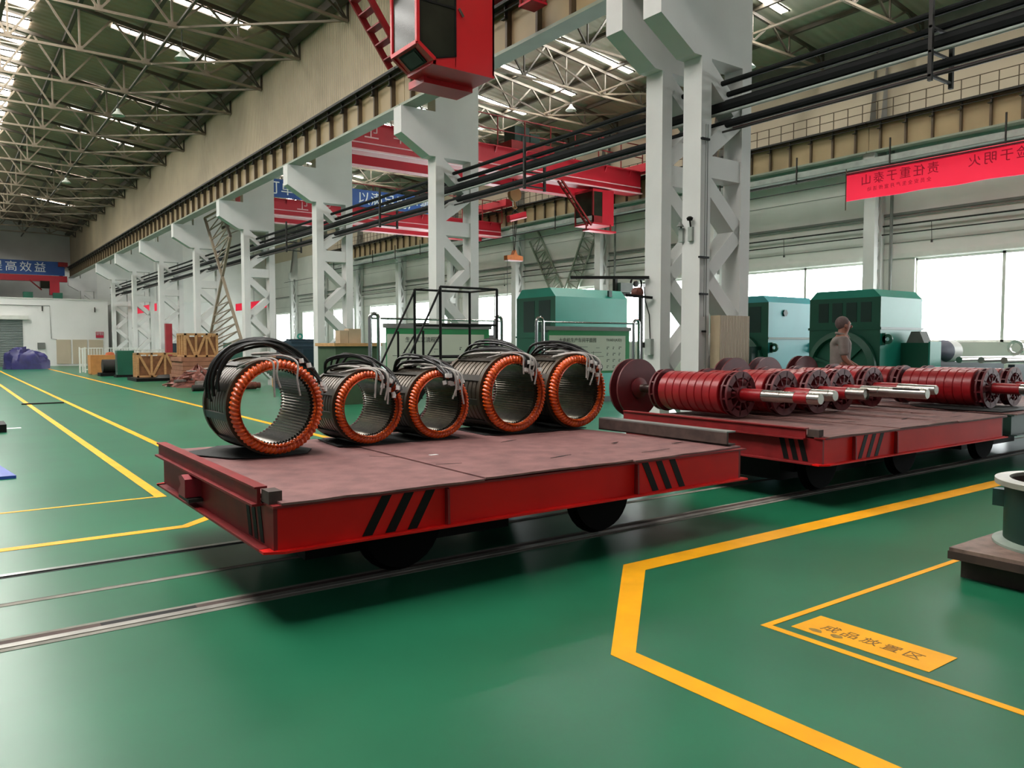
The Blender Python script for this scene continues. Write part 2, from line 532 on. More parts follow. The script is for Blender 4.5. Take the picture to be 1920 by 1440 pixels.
# pendant lamps under the trusses
def lamp(x, y, z, label):
    t = T('pendant_lamp', label, 'lamp', (x, y, z), 'pendant lamps')
    MB().tube([(x, y, z + .18), (x, y, z + .75)], .01, 6).build('rod', M_dark, t)
    MB().lathe([(.045, .2), (.06, .14), (.19, 0), (.185, 0), (.05, .13)], 2, (x, y, z), 16).build('shade', M_lamp, t)
    MB().lathe([(.001, -.01), (.05, .0), (.05, .1)], 2, (x, y, z), 10).build('bulb', M_lamp, t)
lamp(4.9, 20.23, 8.2, 'pendant lamp under the nearest long rooflight of the left bay')
lamp(4.5, 26.29, 8.2, 'pendant lamp below the second rooflight gap of the left bay')
lamp(4.5, 38.41, 8.2, 'distant pendant lamp in the left bay')
lamp(1.0, 23.26, 8.2, 'pendant lamp beside the ridge glazing')
lamp(17.2, 20.29, 9.12, 'pendant lamp at the end of a rooflight in the right bay')
lamp(18.6, 14.23, 9.12, 'round pendant lamp right of the tallest white column')

# ================================================================== WALLS
S('wall_middle', MB().box(7.85, 7.95, 2, Y1, 6.56, 10.6), M_beige, 'beige ribbed sheet wall above the near crane beam')
S('wall_end', MB().box(-8, 23, Y1, Y1 + .2, 0, 11.5), M_wall, 'grey end wall of the hall')
XW = 22.3
bays = [(-5.4 + 5.8 * k) for k in range(13)]       # outer wall column positions
mb = MB()
zs, zh = 1.4, 3.78
mb.box(XW, XW + .3, -6, Y1, 0, zs)
mb.box(XW, XW + .3, -6, Y1, zh, 11)
wins = []
for k in range(len(bays) - 1):
    a, b = bays[k] + .55, bays[k + 1] - .7
    wins.append((a, b))
mb.box(XW, XW + .3, -6, wins[0][0], zs, zh)
for k in range(len(wins)):
    e = wins[k + 1][0] if k + 1 < len(wins) else Y1
    mb.box(XW, XW + .3, wins[k][1], e, zs, zh)
S('wall_right', mb, M_wall, 'off white outer wall with a row of wide windows')
for k, (a, b) in enumerate(wins):
    WN[0] += 1
    o = MB().box(XW + .14, XW + .16, a, b, zs, zh).build('window_%d' % WN[0], M_win)
    o['kind'] = 'structure'; o['label'] = 'wide bright window in the outer wall'
    f = MB()
    f.box(XW + .08, XW + .2, a, b, zs, zs + .06).box(XW + .08, XW + .2, a, b, zh - .07, zh)
    n = 2
    for j in range(n + 1):
        yy = a + (b - a) * j / n
        f.box(XW + .08, XW + .2, yy - .04, yy + .04, zs, zh)
    f.build('window_frame', M_railw, o)
# wall seams and ledges of the outer wall
for z, d, lab, m in ((5.06, .07, 'ledge along the outer wall', M_grey), (4.97, .03, 'lower ledge along the outer wall', M_pipeg), (4.25, .012, 'seam of the outer wall boards', M_grey), (5.85, .012, 'upper seam of the outer wall boards', M_grey)):
    trim(MB().box(XW - d, XW, -4, Y1, z - d / 2, z + d / 2), m, lab)
trim(MB().box(XW - .03, XW + .02, -4, Y1, zh + .02, zh + .16), M_railw, 'pale lintel strip over the outer wall windows')
trim(MB().box(XW - .02, XW, -4, Y1, 7.9, 9.7), M_beigeflat, 'beige cladding on the upper outer wall')
trim(MB().box(XW - .02, XW, -4, Y1, 9.7, 10.4), M_grey, 'dark band under the eaves of the outer wall')

# ================================================================== COLUMNS
def make_column(x0, y, label, side=-1, zseat=5.86, top=9.2, name='lattice_column', w=1.0, group='main columns', d=.3):
    t = T(name, label, 'column', (x0, y, 0), group)
    x1 = x0 + w
    lw = .19
    zw = 5.0
    if zseat > 6.5: zw = 6.3
    # solid head with corbel
    if side < 0:
        head = [(x0, zw), (x1, zw), (x1, top), (x0, top), (x0, zseat), (x0 - .75, zseat), (x0 - .75, zseat - .5), (x0 - .14, zw)]
    else:
        head = [(x0, zw), (x1, zw), (x1, top), (x0 + .55, top), (x0 + .55, zseat), (x0 - .1, zseat), (x0 - .1, zseat - .45), (x0, zseat - .6)]
    MB().prism(head, 1, y, y + d).build('head_and_corbel', M_white, t)
    for a in (x0, x1 - lw):
        MB().box(a, a + lw, y, y + d, 0, zw).build('leg', M_white, t)
    xl, xr = x0 + lw - .02, x1 - lw + .02
    bh = .2
    seq = [(zw - .0, 'a'), (3.72, 0)]
    def brace(p, q):
        (xa, za_), (xb, zb_) = p, q
        MB().prism([(xa, za_ - .13), (xb, zb_ - .13), (xb, zb_ + .13), (xa, za_ + .13)], 1, y + .02, y + d - .02).build('brace', M_white, t)
    MB().box(xl, xr, y + .02, y + d - .02, 3.5, 3.78).build('crossbar', M_white, t)
    zz = [(zw - .12, 4.35), (3.86, 4.35)] if zw < 5.5 else [(zw - .12, 5.55), (4.85, 5.55), (4.85, 4.3), (3.86, 4.3)]
    zz += [(3.42, 2.85), (2.24, 2.85), (2.24, 1.62), (1.0, 1.62), (1.0, .3)]
    for a, b in zz:
        brace((xl, a), (xr, b))
    return t
XC = 7.9
ys = [6.76, 7.43, 13.38, 19.4, 25.4, 31.4, 37.4, 43.4, 49.4]
cl = ['tall white lattice column right of centre, front one of the close pair', 'white lattice column just behind and left of the front column',
      'white column behind the black access platform', 'white column behind the second stator', 'white column beside the leaning lattice braces above the leftmost stator',
      'white column behind the upper crate', 'white column behind the red post', 'distant white column right of the end building', 'last white column in the row next to the end building']
c0 = None
for k, (y, lb) in enumerate(zip(ys, cl)):
    if c0 is None: c0 = make_column(XC, y, lb)
    else: dup(c0, (XC, y, 0), lb)
dup(c0, (XC, 61.4, 0), 'column with its corbel showing over the roof of the end building')
c1 = None
wl = ['outer wall column behind the big green motor', 'outer wall column hidden behind the close pair of columns', 'outer wall column right of the lattice wall braces',
      'outer wall column left of the lattice wall braces', 'far outer wall column behind the access platform', 'far outer wall column left of the access platform', 'far outer wall column near the blue motor', 'distant outer wall column', 'most distant outer wall column']
for k, lb in enumerate(wl):
    y = 12.2 + 5.8 * k
    if c1 is None: c1 = make_column(21.75, y, lb, 1, 6.8, 10.3, 'wall_column', .54, 'outer wall columns', .34)
    else: dup(c1, (21.75, y, 0), lb)

# ================================================================== CRANE BEAMS
def crane_beam(name, label, xf, y0, y1, zb, zt, depth, group, mweb, near):
    t = T(name, label, 'crane beam', (xf, (y0 + y1) / 2, zb), group)
    MB().box(xf + .12, xf + .15, y0, y1, zb + .03, zt).build('web', mweb, t)
    MB().box(xf, xf + .32, y0, y1, zb, zb + .05).build('bottom_flange', M_flange, t)
    MB().box(xf - .08, xf + depth, y0, y1, zt, zt + .05).build('walkway_plate', M_dark, t)
    MB().box(xf + .02, xf + .3, y0, y1, zt - .05, zt).build('top_flange', M_stiff, t)
    n = 8
    first = br = None
    for i in range(n):
        yy = y0 + (y1 - y0) * (i + .5) / n
        if first is None:
            first = MB().box(xf + .03, xf + .12, yy - .025, yy + .025, zb + .05, zt - .05).build('stiffener', M_stiff, t)
            br = MB().box(xf - .03, xf + .03, yy - .05, yy - .035, zt - .2, zt).box(xf - .03, xf + .03, yy - .05, yy + .06, zt - .2, zt - .185).build('cable_bracket', M_dark, t)
            br2 = y0 + (y1 - y0) * .5 / n
        else:
            for src in (first, br):
                c = src.copy(); COL.objects.link(c); c.location = src.location + Vector((0, yy - br2, 0))
    MB().tube([(xf - .04, y0, zt - .1), (xf - .04, y1, zt - .1)], .012, 6).build('cable', M_dark, t)
    return t
b0 = None
yb = [1.4, 7.38] + [13.53 + 6.0 * k for k in range(9)]
for k in range(len(yb) - 1):
    lab = 'tan crane beam with brown stiffeners along the left bay, %s span from the camera' % ORD[k]
    crane_beam('crane_beam', lab, 7.18, yb[k], yb[k + 1] - .02, 5.86, 6.55, .66, 'crane beams of the left bay', M_girder, k < 4)
for k in range(8):
    y0 = 6.6 + 5.8 * k
    lab = 'tan crane beam on the outer wall, %s span from the right' % ORD[k]
    crane_beam('crane_beam', lab, 21.55, y0, y0 + 5.78, 6.8, 7.62, .7, 'crane beams of the outer wall', M_girder, False)
# guard rail on the outer wall crane beam
g = T('guard_rail', 'thin guard rail on top of the outer wall crane beam', 'railing', (21.6, 25, 7.67))
for z in (7.95, 8.2):
    MB().tube([(21.6, 6.6, z), (21.6, 50, z)], .012, 6).build('rail', M_stiff, g)
p0 = MB().box(21.59, 21.61, 6.7, 6.72, 7.67, 8.2).build('post', M_stiff, g)
for i in range(1, 96):
    c = p0.copy(); COL.objects.link(c); c.location = p0.location + Vector((0, .45 * i, 0))

# cable tray and lines along the outer wall under the crane beam
t = T('cable_tray', 'long grey cable tray hung under the outer wall crane beam', 'cable tray', (21.3, 28, 6.4))
MB().box(21.2, 21.5, 7, 52, 6.38, 6.4).box(21.2, 21.215, 7, 52, 6.4, 6.55).box(21.485, 21.5, 7, 52, 6.4, 6.55).build('trough', M_pipeg, t)
MB().tube([(21.25, 7, 6.3), (21.25, 52, 6.3)], .03, 6).build('conduit', M_dark, t)
for i in range(15):
    yy = 8.6 + 2.9 * i
    MB().bar((21.19, yy, 6.2), (21.19, yy, 7.0), .035).build('hanger', M_dark, t)
for z, x, rad, lab in ((4.75, 22.2, .025, 'thin dark pipe along the outer wall above the windows'), (4.5, 22.15, .02, 'cable strung along the outer wall'), (5.95, 21.0, .016, 'slack wire along the right bay behind the banner')):
    o = MB().tube([(x, 6, z), (x, 58, z)], rad, 6).build('wall_pipe', M_dark)
    tag(o, lab, 'pipe')
for i, (yy, lab) in enumerate(((10.6, 'right of the big motor'), (15.2, 'between the front columns and the big motor'), (30.5, 'over the far window beside the access platform'))):
    t = T('wall_bracket', 'small hanging wire bracket on the outer wall %s' % lab, 'bracket', (22.1, yy, 4.5))
    MB().tube([(22.28, yy, 4.75), (21.7, yy, 4.68)], .02, 6).build('arm', M_dark, t)
    MB().tube([(21.75, yy, 4.68), (21.75, yy - .02, 4.15)], .008, 5).build('wire', M_dark, t)
    MB().lathe([(.03, 0), (.03, .06)], 2, (21.75, yy - .02, 4.1), 8).build('weight', M_dark, t)
for yy, lab in ((11.9, 'right of the wall column behind the big motor'), (23.3, 'beside the lattice wall braces')):
    tag(MB().tube([(22.1, yy, 0), (22.1, yy, 7.6)], .045, 8).build('down_pipe', M_grey), 'grey vertical down pipe %s' % lab, 'pipe')

# lattice braces on the outer wall and in the column row
def lattice(name, label, p, q, width, n, updir, mat=M_flange):
    t = T(name, label, 'lattice brace', p)
    p = Vector(p); q = Vector(q)
    d = (q - p); u = Vector(updir)
    s_ = d.normalized().cross(u).normalized() * width / 2
    for sg in (-1, 1):
        MB().bar(p + s_ * sg, q + s_ * sg, .07).build('chord', mat, t)
    for i in range(n):
        a = p + d * (i / n); b = p + d * ((i + 1) / n)
        sg = 1 if i % 2 else -1
        MB().bar(a + s_ * sg, b - s_ * sg, .035).build('lacing', mat, t)
        MB().bar(b + s_ * sg, b - s_ * sg, .035).build('lacing', mat, t)
    return t
lattice('lattice_brace', 'lattice wall brace slanting down to the right of the orange hook', (22.2, 28.8, 6.3), (22.2, 27.0, 3.6), .75, 9, (1, 0, 0))
lattice('lattice_brace', 'lattice wall brace slanting down to the left beside the red cab', (22.2, 24.75, 6.3), (22.2, 26.2, 3.6), .75, 9, (1, 0, 0))
xb = T('lattice_brace', 'large crossed lattice brace standing between two columns left of centre', 'lattice brace', (8.05, 28.5, 0))
A0, A1, B0, B1, C0 = (30.44, 6.02), (25.78, .9), (27.31, 4.99), (31.3, .06), (28.3, 6.05)
def yz(p, q, f_): return (8.05, p[0] + (q[0] - p[0]) * f_, p[1] + (q[1] - p[1]) * f_)
MB().bar((8.05, *A0), (8.05, *A1), .08).build('chord', M_truss, xb)
MB().bar((8.05, *B0), (8.05, *B1), .08).build('chord', M_truss, xb)
MB().bar((8.05, *C0), (8.05, *B0), .08).build('chord', M_trussd, xb)
MB().bar((8.05, *A0), (8.05, *C0), .06).build('lacing', M_truss, xb)
for k in range(6):
    f_ = (k + .5) / 6
    a = yz(A0, A1, f_ * .42)
    b = yz(C0, B0, f_ * 1.6) if f_ < .62 else yz(B0, B1, (f_ - .62) * .55)
    MB().bar(a, b, .035).build('lacing', M_truss, xb)
    if k: MB().bar(a, pb, .03).build('lacing', M_truss, xb)
    pb = b
for k in range(8):
    f_ = .2 + .8 * (k + .5) / 8
    a = yz(A0, A1, .45 + .5 * f_); b = yz(B0, B1, .3 + .66 * f_)
    MB().bar(a, b, .035).build('lacing', M_truss, xb)
    if k: MB().bar(a, pb, .03).build('lacing', M_truss, xb)
    pb = b

# ================================================================== PIPES through the column row
PX = 8.42
pl = [(4.735, .034, 'topmost black pipe of the bundle through the columns', PX - .1, M_pipe), (4.62, .036, 'second black pipe of the bundle through the columns', PX + .02, M_pipe),
      (4.46, .085, 'thick lagged black pipe in the middle of the bundle', PX, M_pipe), (4.355, .02, 'thin pale pipe under the thick black pipe', PX - .1, M_pipeg),
      (4.235, .05, 'lower black pipe of the bundle through the columns', PX, M_pipe), (4.20, .025, 'maroon pipe beside the lower black pipe', PX + .14, M_pipem),
      (4.12, .014, 'lowest thin cable of the pipe bundle', PX - .08, M_dark)]
for z, rr, lab, x, m in pl:
    tag(MB().tube([(x, 0.5 + i * 4.0, z - .01 * (i % 2)) for i in range(14)], rr, 10).build('service_pipe', m), lab, 'pipe')
for yy, lab in ((4.05, 'dark pipe hanger frame at the upper right edge'), (10.9, 'dark pipe hanger frame between the tall columns'), (16.4, 'dark pipe hanger frame beyond the third column'), (22.4, 'small dark pipe hanger frame further down the row')):
    t = T('pipe_hanger', lab, 'pipe hanger', (PX, yy, 4.05))
    for x in (PX - .22, PX + .22):
        MB().box(x - .02, x + .02, yy - .02, yy + .02, 4.02, 4.9 if x < PX else 4.5).build('upright', M_dark, t)
    for z in (4.06, 4.3, 4.545):
        MB().box(PX - .24, PX + .24, yy - .015, yy + .015, z, z + .025).build('bearer', M_dark, t)
# ================================================================== TRANSFER CARTS
ZB_, ZT_, ZD = .37, .575, .6
def cart(x0, x1, label, stripes, mside, mend, mdeck, planks=False, near_stiff=(), wheels=True, bumper=True, wo=(.95, 1.0)):
    ya, yb_ = 3.6, 5.92
    t = T('transfer_cart', label, 'cart', ((x0 + x1) / 2, (ya + yb_) / 2, 0), 'flat transfer carts on the floor rails')
    # side channels: web set back between two lips
    for (y, s_) in ((ya, 1), (yb_, -1)):
        MB().box(x0 + .05, x1 - .05, min(y + s_ * .03, y + s_ * .05), max(y + s_ * .03, y + s_ * .05), ZB_, ZT_).build('side_web', mside, t)
        MB().prism([(x0 - .0 + .07, y - s_ * .015), (x1, y - s_ * .015), (x1, y + s_ * .1), (x0 - .02, y + s_ * .1), (x0 - .02, y + s_ * .03)], 2, ZB_ - .012, ZB_).build('bottom_lip', mside, t)
        MB().box(x0 + .02, x1, y - s_ * .0, y + s_ * .1, ZT_, ZT_ + .012).build('top_lip', mend, t)
    for (x, s_) in ((x0, 1), (x1, -1)):
        MB().box(min(x + s_ * .03, x + s_ * .05), max(x + s_ * .03, x + s_ * .05), ya + .03, yb_ - .03, ZB_, ZT_).build('end_web', mend, t)
        MB().box(min(x - s_ * .02, x + s_ * .08), max(x - s_ * .02, x + s_ * .08), ya + .09, yb_ - .05, ZB_ - .012, ZB_).build('bottom_lip', mend, t)
    # beam standing on the left end of the deck
    if bumper:
        b = MB()
        b.box(x0 + .0, x0 + .018, ya + .17, yb_ - .02, ZT_ + .0, ZD + .05).box(x0 - .025, x0 + .07, ya + .17, yb_ - .02, ZT_ - .012, ZT_)
        b.box(x0 - .012, x0 + .05, ya + .17, yb_ - .02, ZD + .048, ZD + .058)
        b.build('end_angle', mend, t)
        MB().box(x0 + .02, x0 + .085, ya + .06, ya + .165, ZT_ + .012, ZD + .048).build('corner_block', M_groove, t)
    # deck made of overlapping plates with ragged edges
    n = 3
    for i in range(n):
        a = x0 + .06 + (x1 - x0 - .06) * i / n
        b_ = x0 + .06 + (x1 - x0 - .06) * (i + 1) / n - .006
        zt = ZD + (.006 if i % 2 else 0) - (.0 if not planks else .004)
        near = [(a + (b_ - a) * j / 7, ya - .012 + RNG.uniform(-.012, .014)) for j in range(8)]
        far = [(a + (b_ - a) * (7 - j) / 7, yb_ - .02 + RNG.uniform(-.01, .01)) for j in range(8)]
        if i == n - 1 and not planks:
            near = [(p[0], p[1] + .05 * (k / 7)) for k, p in enumerate(near)]
            far[0] = (far[0][0] - .25, far[0][1]); far[1] = (far[1][0] - .1, far[1][1])
        m_ = MB(); m_.prism(near + far, 2, zt - .011, zt)
        m_.build('deck_plate', mdeck, t)
    m_ = MB()
    for (x, y, dx, dy, w) in ((.35, .35, .16, -.05, .008), (.56, .22, .22, .05, .01), (.62, .75, .2, .07, .012), (.8, .42, .1, .03, .012), (.3, .7, .13, -.15, .006), (.9, .25, .15, .02, .012), (.75, .12, .3, .02, .007)):
        px = x0 + (x1 - x0) * x; py = ya + (yb_ - ya) * y * .7
        m_.prism([(px, py), (px + dx * .5, py + dy * .5 - w), (px + dx, py + dy), (px + dx * .5, py + dy * .5 + w)], 2, ZD + .006, ZD + .0075)
    m_.build('torn_seam', M_black, t)
    MB().box(x0 + .1, x1 - .1, ya + .1, yb_ - .1, ZT_ - .05, ZT_ - .002).build('deck_frame', M_dark, t)
    for xs in near_stiff:
        MB().prism([(ya + .03, ZB_), (ya - .005, ZB_ + .005), (ya + .0, ZT_ - .01), (ya + .03, ZT_)], 0, xs, xs + .014).build('stiffener_rib', mend, t)
    for (xs, lean) in stripes:
        for j in range(3):
            a = xs + .13 * j
            MB().prism([(a, ZB_ + .002), (a + .057, ZB_ + .002), (a + .057 + lean, ZT_ - .002), (a + lean, ZT_ - .002)], 1, ya + .0275, ya + .0305).build('warning_stripe', M_black, t)
    for j in range(3):
        a = ya + .16 + .09 * j
        MB().prism([(a, ZB_ + .01), (a + .05, ZB_ + .01), (a + .1, ZT_ - .02), (a + .05, ZT_ - .02)], 0, x0 + .027, x0 + .031).build('warning_stripe', M_black, t)
    if wheels:
        for xw in (x0 + wo[0], x1 - wo[1]):
            for (yw, lab) in ((4.1, 'n'), (5.37, 'f')):
                MB().lathe([(.04, -.05), (.25, -.045), (.26, .0), (.28, .01), (.28, .03), (.06, .035)], 1, (xw, yw, .289), 28).build('wheel', M_rubber, t)
            MB().tube([(xw, 4.0, .289), (xw, 5.5, .289)], .04, 10).build('axle', M_dark, t)
            MB().box(xw - .27, xw + .27, 4.16, 4.3, .2, .53).build('axle_box', M_rubber, t)
            MB().box(xw - .27, xw + .27, 5.18, 5.3, .2, .53).build('axle_box', M_rubber, t)
        MB().box(x0 + .45, x0 + 1.9, 4.32, 5.15, .1, .36).build('light_blocker', M_black, t)  # unseen box added to keep light out from under the cart
        MB().box(x0 + 1.95, x0 + 2.2, 4.4, 5.0, .2, .36).build('gearbox', M_black, t)
        MB().box(x1 - .72, x1 - .58, 4.0, 4.1, .3, .38).box(x1 - .70, x1 - .67, 4.02, 4.06, .26, .3).box(x1 - .63, x1 - .6, 4.02, 4.06, .26, .3).build('brake_bracket', M_rubber, t)
    return t
c1_ = cart(1.215, 4.745, 'front red flat cart carrying five stators', ((1.70, .115), (3.80, -.105)), M_red, M_redd, M_deck, near_stiff=(2.19, 3.63))
# towing lug on the left end
MB().prism([(4.9, .43), (5.06, .43), (5.06, .46), (5.0, .5), (5.06, .54), (4.98, .56), (4.9, .54)], 0, 1.15, 1.25).build('tow_lug', M('lug red', '#8a1626', .5), c1_)
MB().box(1.16, 1.24, 4.86, 5.1, .405, .425).build('tow_bracket', M_dark, c1_)
# steel channel lying at the right end of the cart deck
ch = T('steel_channel', 'dull steel channel lying along the right end of the front cart deck', 'steel channel', (4.68, 4.9, ZD + .012))
MB().box(4.62, 4.64, 3.68, 5.06, ZD + .008, ZD + .1).build('web', M_groove, ch)
MB().box(4.62, 4.72, 3.68, 5.06, ZD + .1, ZD + .11).build('top_flange', M_grey, ch)
MB().box(4.62, 4.72, 3.68, 5.06, ZD + .007, ZD + .016).build('bottom_flange', M_groove, ch)
c2_ = cart(5.735, 9.12, 'second red flat cart loaded with red rotors', ((6.29, .1),), M_red, M_redd, M_deck2, True, near_stiff=(6.2, 6.88), wo=(.7, 1.22))
c3_ = cart(9.27, 12.7, 'dark cart end at the right edge beyond the second cart', (), M_greend, M_greend, M_deck2, True, bumper=False, wo=(.42, 1.0))

# ================================================================== STATORS
def stator(x, yf, R, L, label, seed, ncable, style):
    rg = random.Random(seed)
    z0 = ZD + .012
    zc = z0 + R * 1.03
    t = T('stator', label, 'stator', (x, yf + L / 2, z0), 'motor stators on the front cart')
    c = (x, yf, zc)
    Rs = R * .985; ri = R * .79
    # laminated shell
    pr = [(Rs, .07)]
    n = 9
    for i in range(n):
        a = .07 + (L - .12) * i / n; b = .07 + (L - .12) * (i + 1) / n
        pr += [(Rs, a + .004), (Rs, b - .012), (Rs - .012, b - .01), (Rs - .012, b - .001)]
    MB().lathe(pr, 1, c, 56, cap=False).build('laminated_core', M_steelcore, t)
    sl = MB()
    for k in range(10):
        a = 2 * PI * k / 10 + .2
        p = Vector((x + (Rs + .004) * math.cos(a), 0, zc + (Rs + .004) * math.sin(a)))
        sl.bar(p + Vector((0, yf + .08, 0)), p + Vector((0, yf + L - .05, 0)), .05, .014, up=(math.cos(a), 0, math.sin(a)))
    sl.build('clamping_bars', M_clamp, t)
    MB().lathe([(ri, .05), (R * 1.03, .05), (R * 1.03, .085), (ri, .085)], 1, c, 56, True, True).build('end_plate', M_ring, t)
    MB().lathe([(ri, L - .06), (R * 1.03, L - .06), (R * 1.03, L - .02), (ri, L - .02)], 1, c, 56, True, True).build('end_plate', M_ring, t)
    # slotted bore
    ns = 72
    vs = []; fs = []
    for (yy) in (.06, L - .03):
        for k in range(ns * 2):
            a = PI * k / ns
            rr = ri - (.012 if k % 2 else 0)
            vs.append((x + rr * math.cos(a), yf + yy, zc + rr * math.sin(a)))
    m_ = ns * 2
    for k in range(m_):
        fs.append((k, (k + 1) % m_, m_ + (k + 1) % m_, m_ + k))
    MB().add(vs, fs).build('slotted_bore', M_bore, t, recalc=False)
    # coil end turns
    for (y_, mat, nm) in ((.012, M_coil, 'coil_winding'), (L + .01, M_coilb, 'coil_winding')):
        N = 62; seg = N * 6; q = 14
        vs = []; fs = []
        for k in range(seg):
            a = 2 * PI * k / seg
            for j in range(q):
                ph = 2 * PI * j / q
                w = .5 + .5 * math.cos(N * a + 1.6 * math.cos(ph) + 1.2 * math.sin(ph))
                rm = R * .108 * (.70 + .36 * w ** .7)
                rr = R * .885 + rm * math.cos(ph)
                vs.append((x + rr * math.cos(a), yf + y_ + rm * 1.15 * math.sin(ph), zc + rr * math.sin(a)))
        for k in range(seg):
            for j in range(q):
                fs.append((k * q + j, k * q + (j + 1) % q, ((k + 1) % seg) * q + (j + 1) % q, ((k + 1) % seg) * q + j))
        mb = MB(); mb.add(vs, fs, True); mb.build(nm, mat, t, sharp=80)
    MB().lathe([(R * .80, -.02), (R * .815, -.035), (R * .83, -.02), (R * .815, -.01)], 1, c, 60, True, True).build('binding_ring', M('glossy orange binding', '#9c3410', .3, 0, .2, 20), t)
    def P(a, rad, y):
        return Vector((x + rad * math.cos(a), yf + y, zc + rad * math.sin(a)))
    def smooth(pts, n=4):
        out = []
        for i in range(len(pts) - 1):
            p0 = pts[max(i - 1, 0)]; p1 = pts[i]; p2 = pts[i + 1]; p3 = pts[min(i + 2, len(pts) - 1)]
            for k in range(n):
                u = k / n
                out.append(.5 * ((2 * p1) + (-p0 + p2) * u + (2 * p0 - 5 * p1 + 4 * p2 - p3) * u * u + (-p0 + 3 * p1 - 3 * p2 + p3) * u ** 3))
        out.append(pts[-1])
        return out
    for i in range(ncable):
        if style == 'arc':     # cables sweep from the left over the crown and down the right side
            y0 = rg.uniform(.15, L - .1)
            lift = rg.uniform(.04, .13)
            a0 = rg.uniform(2.65, 3.05); a1 = rg.uniform(.05, .5) if i < 5 else rg.uniform(.7, 1.1)
            pts = []
            for k in range(8):
                f_ = k / 7
                a = a0 + (a1 - a0) * f_
                pts.append(P(a, R * 1.03 + .02 + lift * math.sin(PI * min(1, f_ * 1.15)) + .01 * rg.random(), y0 + (.0 - y0 + .02) * f_ ** 1.3))
        else:                  # cables lie along the crown and curl over the front rim
            a0 = PI / 2 + rg.uniform(-.45, .45); a1 = PI / 2 + rg.uniform(-.75, .15) - (.25 if style == 'right' else 0)
            lift = rg.uniform(.03, .11)
            pts = [P(a0 + .1, R * 1.04, L - .05), P(a0, R * 1.06 + lift, L * .75), P((a0 * 2 + a1) / 3 + rg.uniform(-.1, .1), R * 1.07 + lift, L * .5), P((a0 + 2 * a1) / 3 + rg.uniform(-.1, .1), R * 1.08 + lift * .6, L * .22),
                   P(a1, R * 1.02, -.03), P(a1 - .03, R * .86, -.09)]
            if i % 2 == 0:
                pts.append(P(a1 - .06, R * .66, -.07))
        sp = smooth(pts)
        MB().tube(sp, rg.choice((.008, .010, .012)), 7).build('lead_cable', M_cable, t)
        if i % 2 == 0 or style != 'arc':
            e = sp[-1]
            MB().tube([e + Vector((0, -.005, .01)), e + Vector((rg.uniform(-.01, .01), -.01, -.02))], .016, 7).build('white_tape', M_tag, t)
    # hanging white sleeved tails in front of the bore
    for i in range(3 if style == 'arc' else 4):
        a = PI / 2 + rg.uniform(-.55, .25)
        top = P(a, R * .98, -.1)
        ln = R * rg.uniform(.45, .85)
        pts = [P(a + .5, R * 1.07, .12 + .1 * rg.random()), P(a + .2, R * 1.08, .0), top, top + Vector((rg.uniform(-.01, .02), -.01, -ln * .5)), top + Vector((rg.uniform(-.02, .03), 0, -ln))]
        MB().tube(smooth(pts), .0065, 6).build('sleeved_tail', M_sleeve, t)
    # pale sleeves lying on the crown
    for i in range(2):
        a = PI / 2 + rg.uniform(-.3, .5)
        pts = [P(a, R * 1.05 + .012, L * .9), P(a - .1, R * 1.06 + .02, L * .5), P(a - .2, R * 1.06 + .01, L * .12)]
        MB().tube(smooth(pts), .010, 7).build('sleeved_tail', M_sleeve, t)
    return t
stator(1.78, 5.06, .315, .62, 'leftmost stator on the cart with black cables sweeping over its crown', 3, 10, 'arc')
stator(2.52, 5.22, .268, .55, 'second stator from the left with a bundle of cables knotted on its front rim', 5, 8, 'right')
stator(3.10, 5.2, .266, .56, 'small stator in the middle of the row with white sleeves hanging in its bore', 8, 10, 'top')
stator(3.82, 5.2, .318, .66, 'large stator second from the right with an orange ring and ribbed steel shell', 11, 9, 'top')
stator(4.49, 5.18, .316, .62, 'rightmost stator beside the dark red rotor disc', 14, 10, 'right')
# rubber sheet and black sheets that paint the shadow line below the stators
def sheet(x, y, pts, label, z=None):
    z = z or ZD + .0065
    t = tag(MB().prism([(x + a, y + b) for a, b in pts], 2, z, z + .005).build('rubber_shade_sheet', M_mat), label, 'rubber sheet')
    return t
sheet(0, 0, [(1.32, 5.5), (1.36, 5.66), (1.5, 5.72), (1.6, 5.84), (2.0, 5.8), (2.1, 5.3), (2.0, 5.12), (1.75, 5.08), (1.5, 5.14), (1.42, 5.3)], 'crumpled black rubber sheet with painted contact shade under the leftmost stator')
sheet(0, 0, [(2.3, 5.3), (2.6, 5.24), (3.3, 5.24), (3.35, 5.8), (2.35, 5.8)], 'black sheet painting the shadow under the two small stators')
sheet(0, 0, [(3.55, 5.24), (4.1, 5.2), (4.6, 5.2), (4.6, 5.84), (3.6, 5.84)], 'black sheet painting the shadow under the two right stators')
for i, (cx_, cy_) in enumerate(((1.42, 5.55), (1.36, 5.42))):
    pass
tag(MB().box(2.62, 2.68, 4.52, 4.55, ZD + .0065, ZD + .0085).build('paper_scrap', M_paper), 'scrap of white paper on the front cart deck', 'paper')

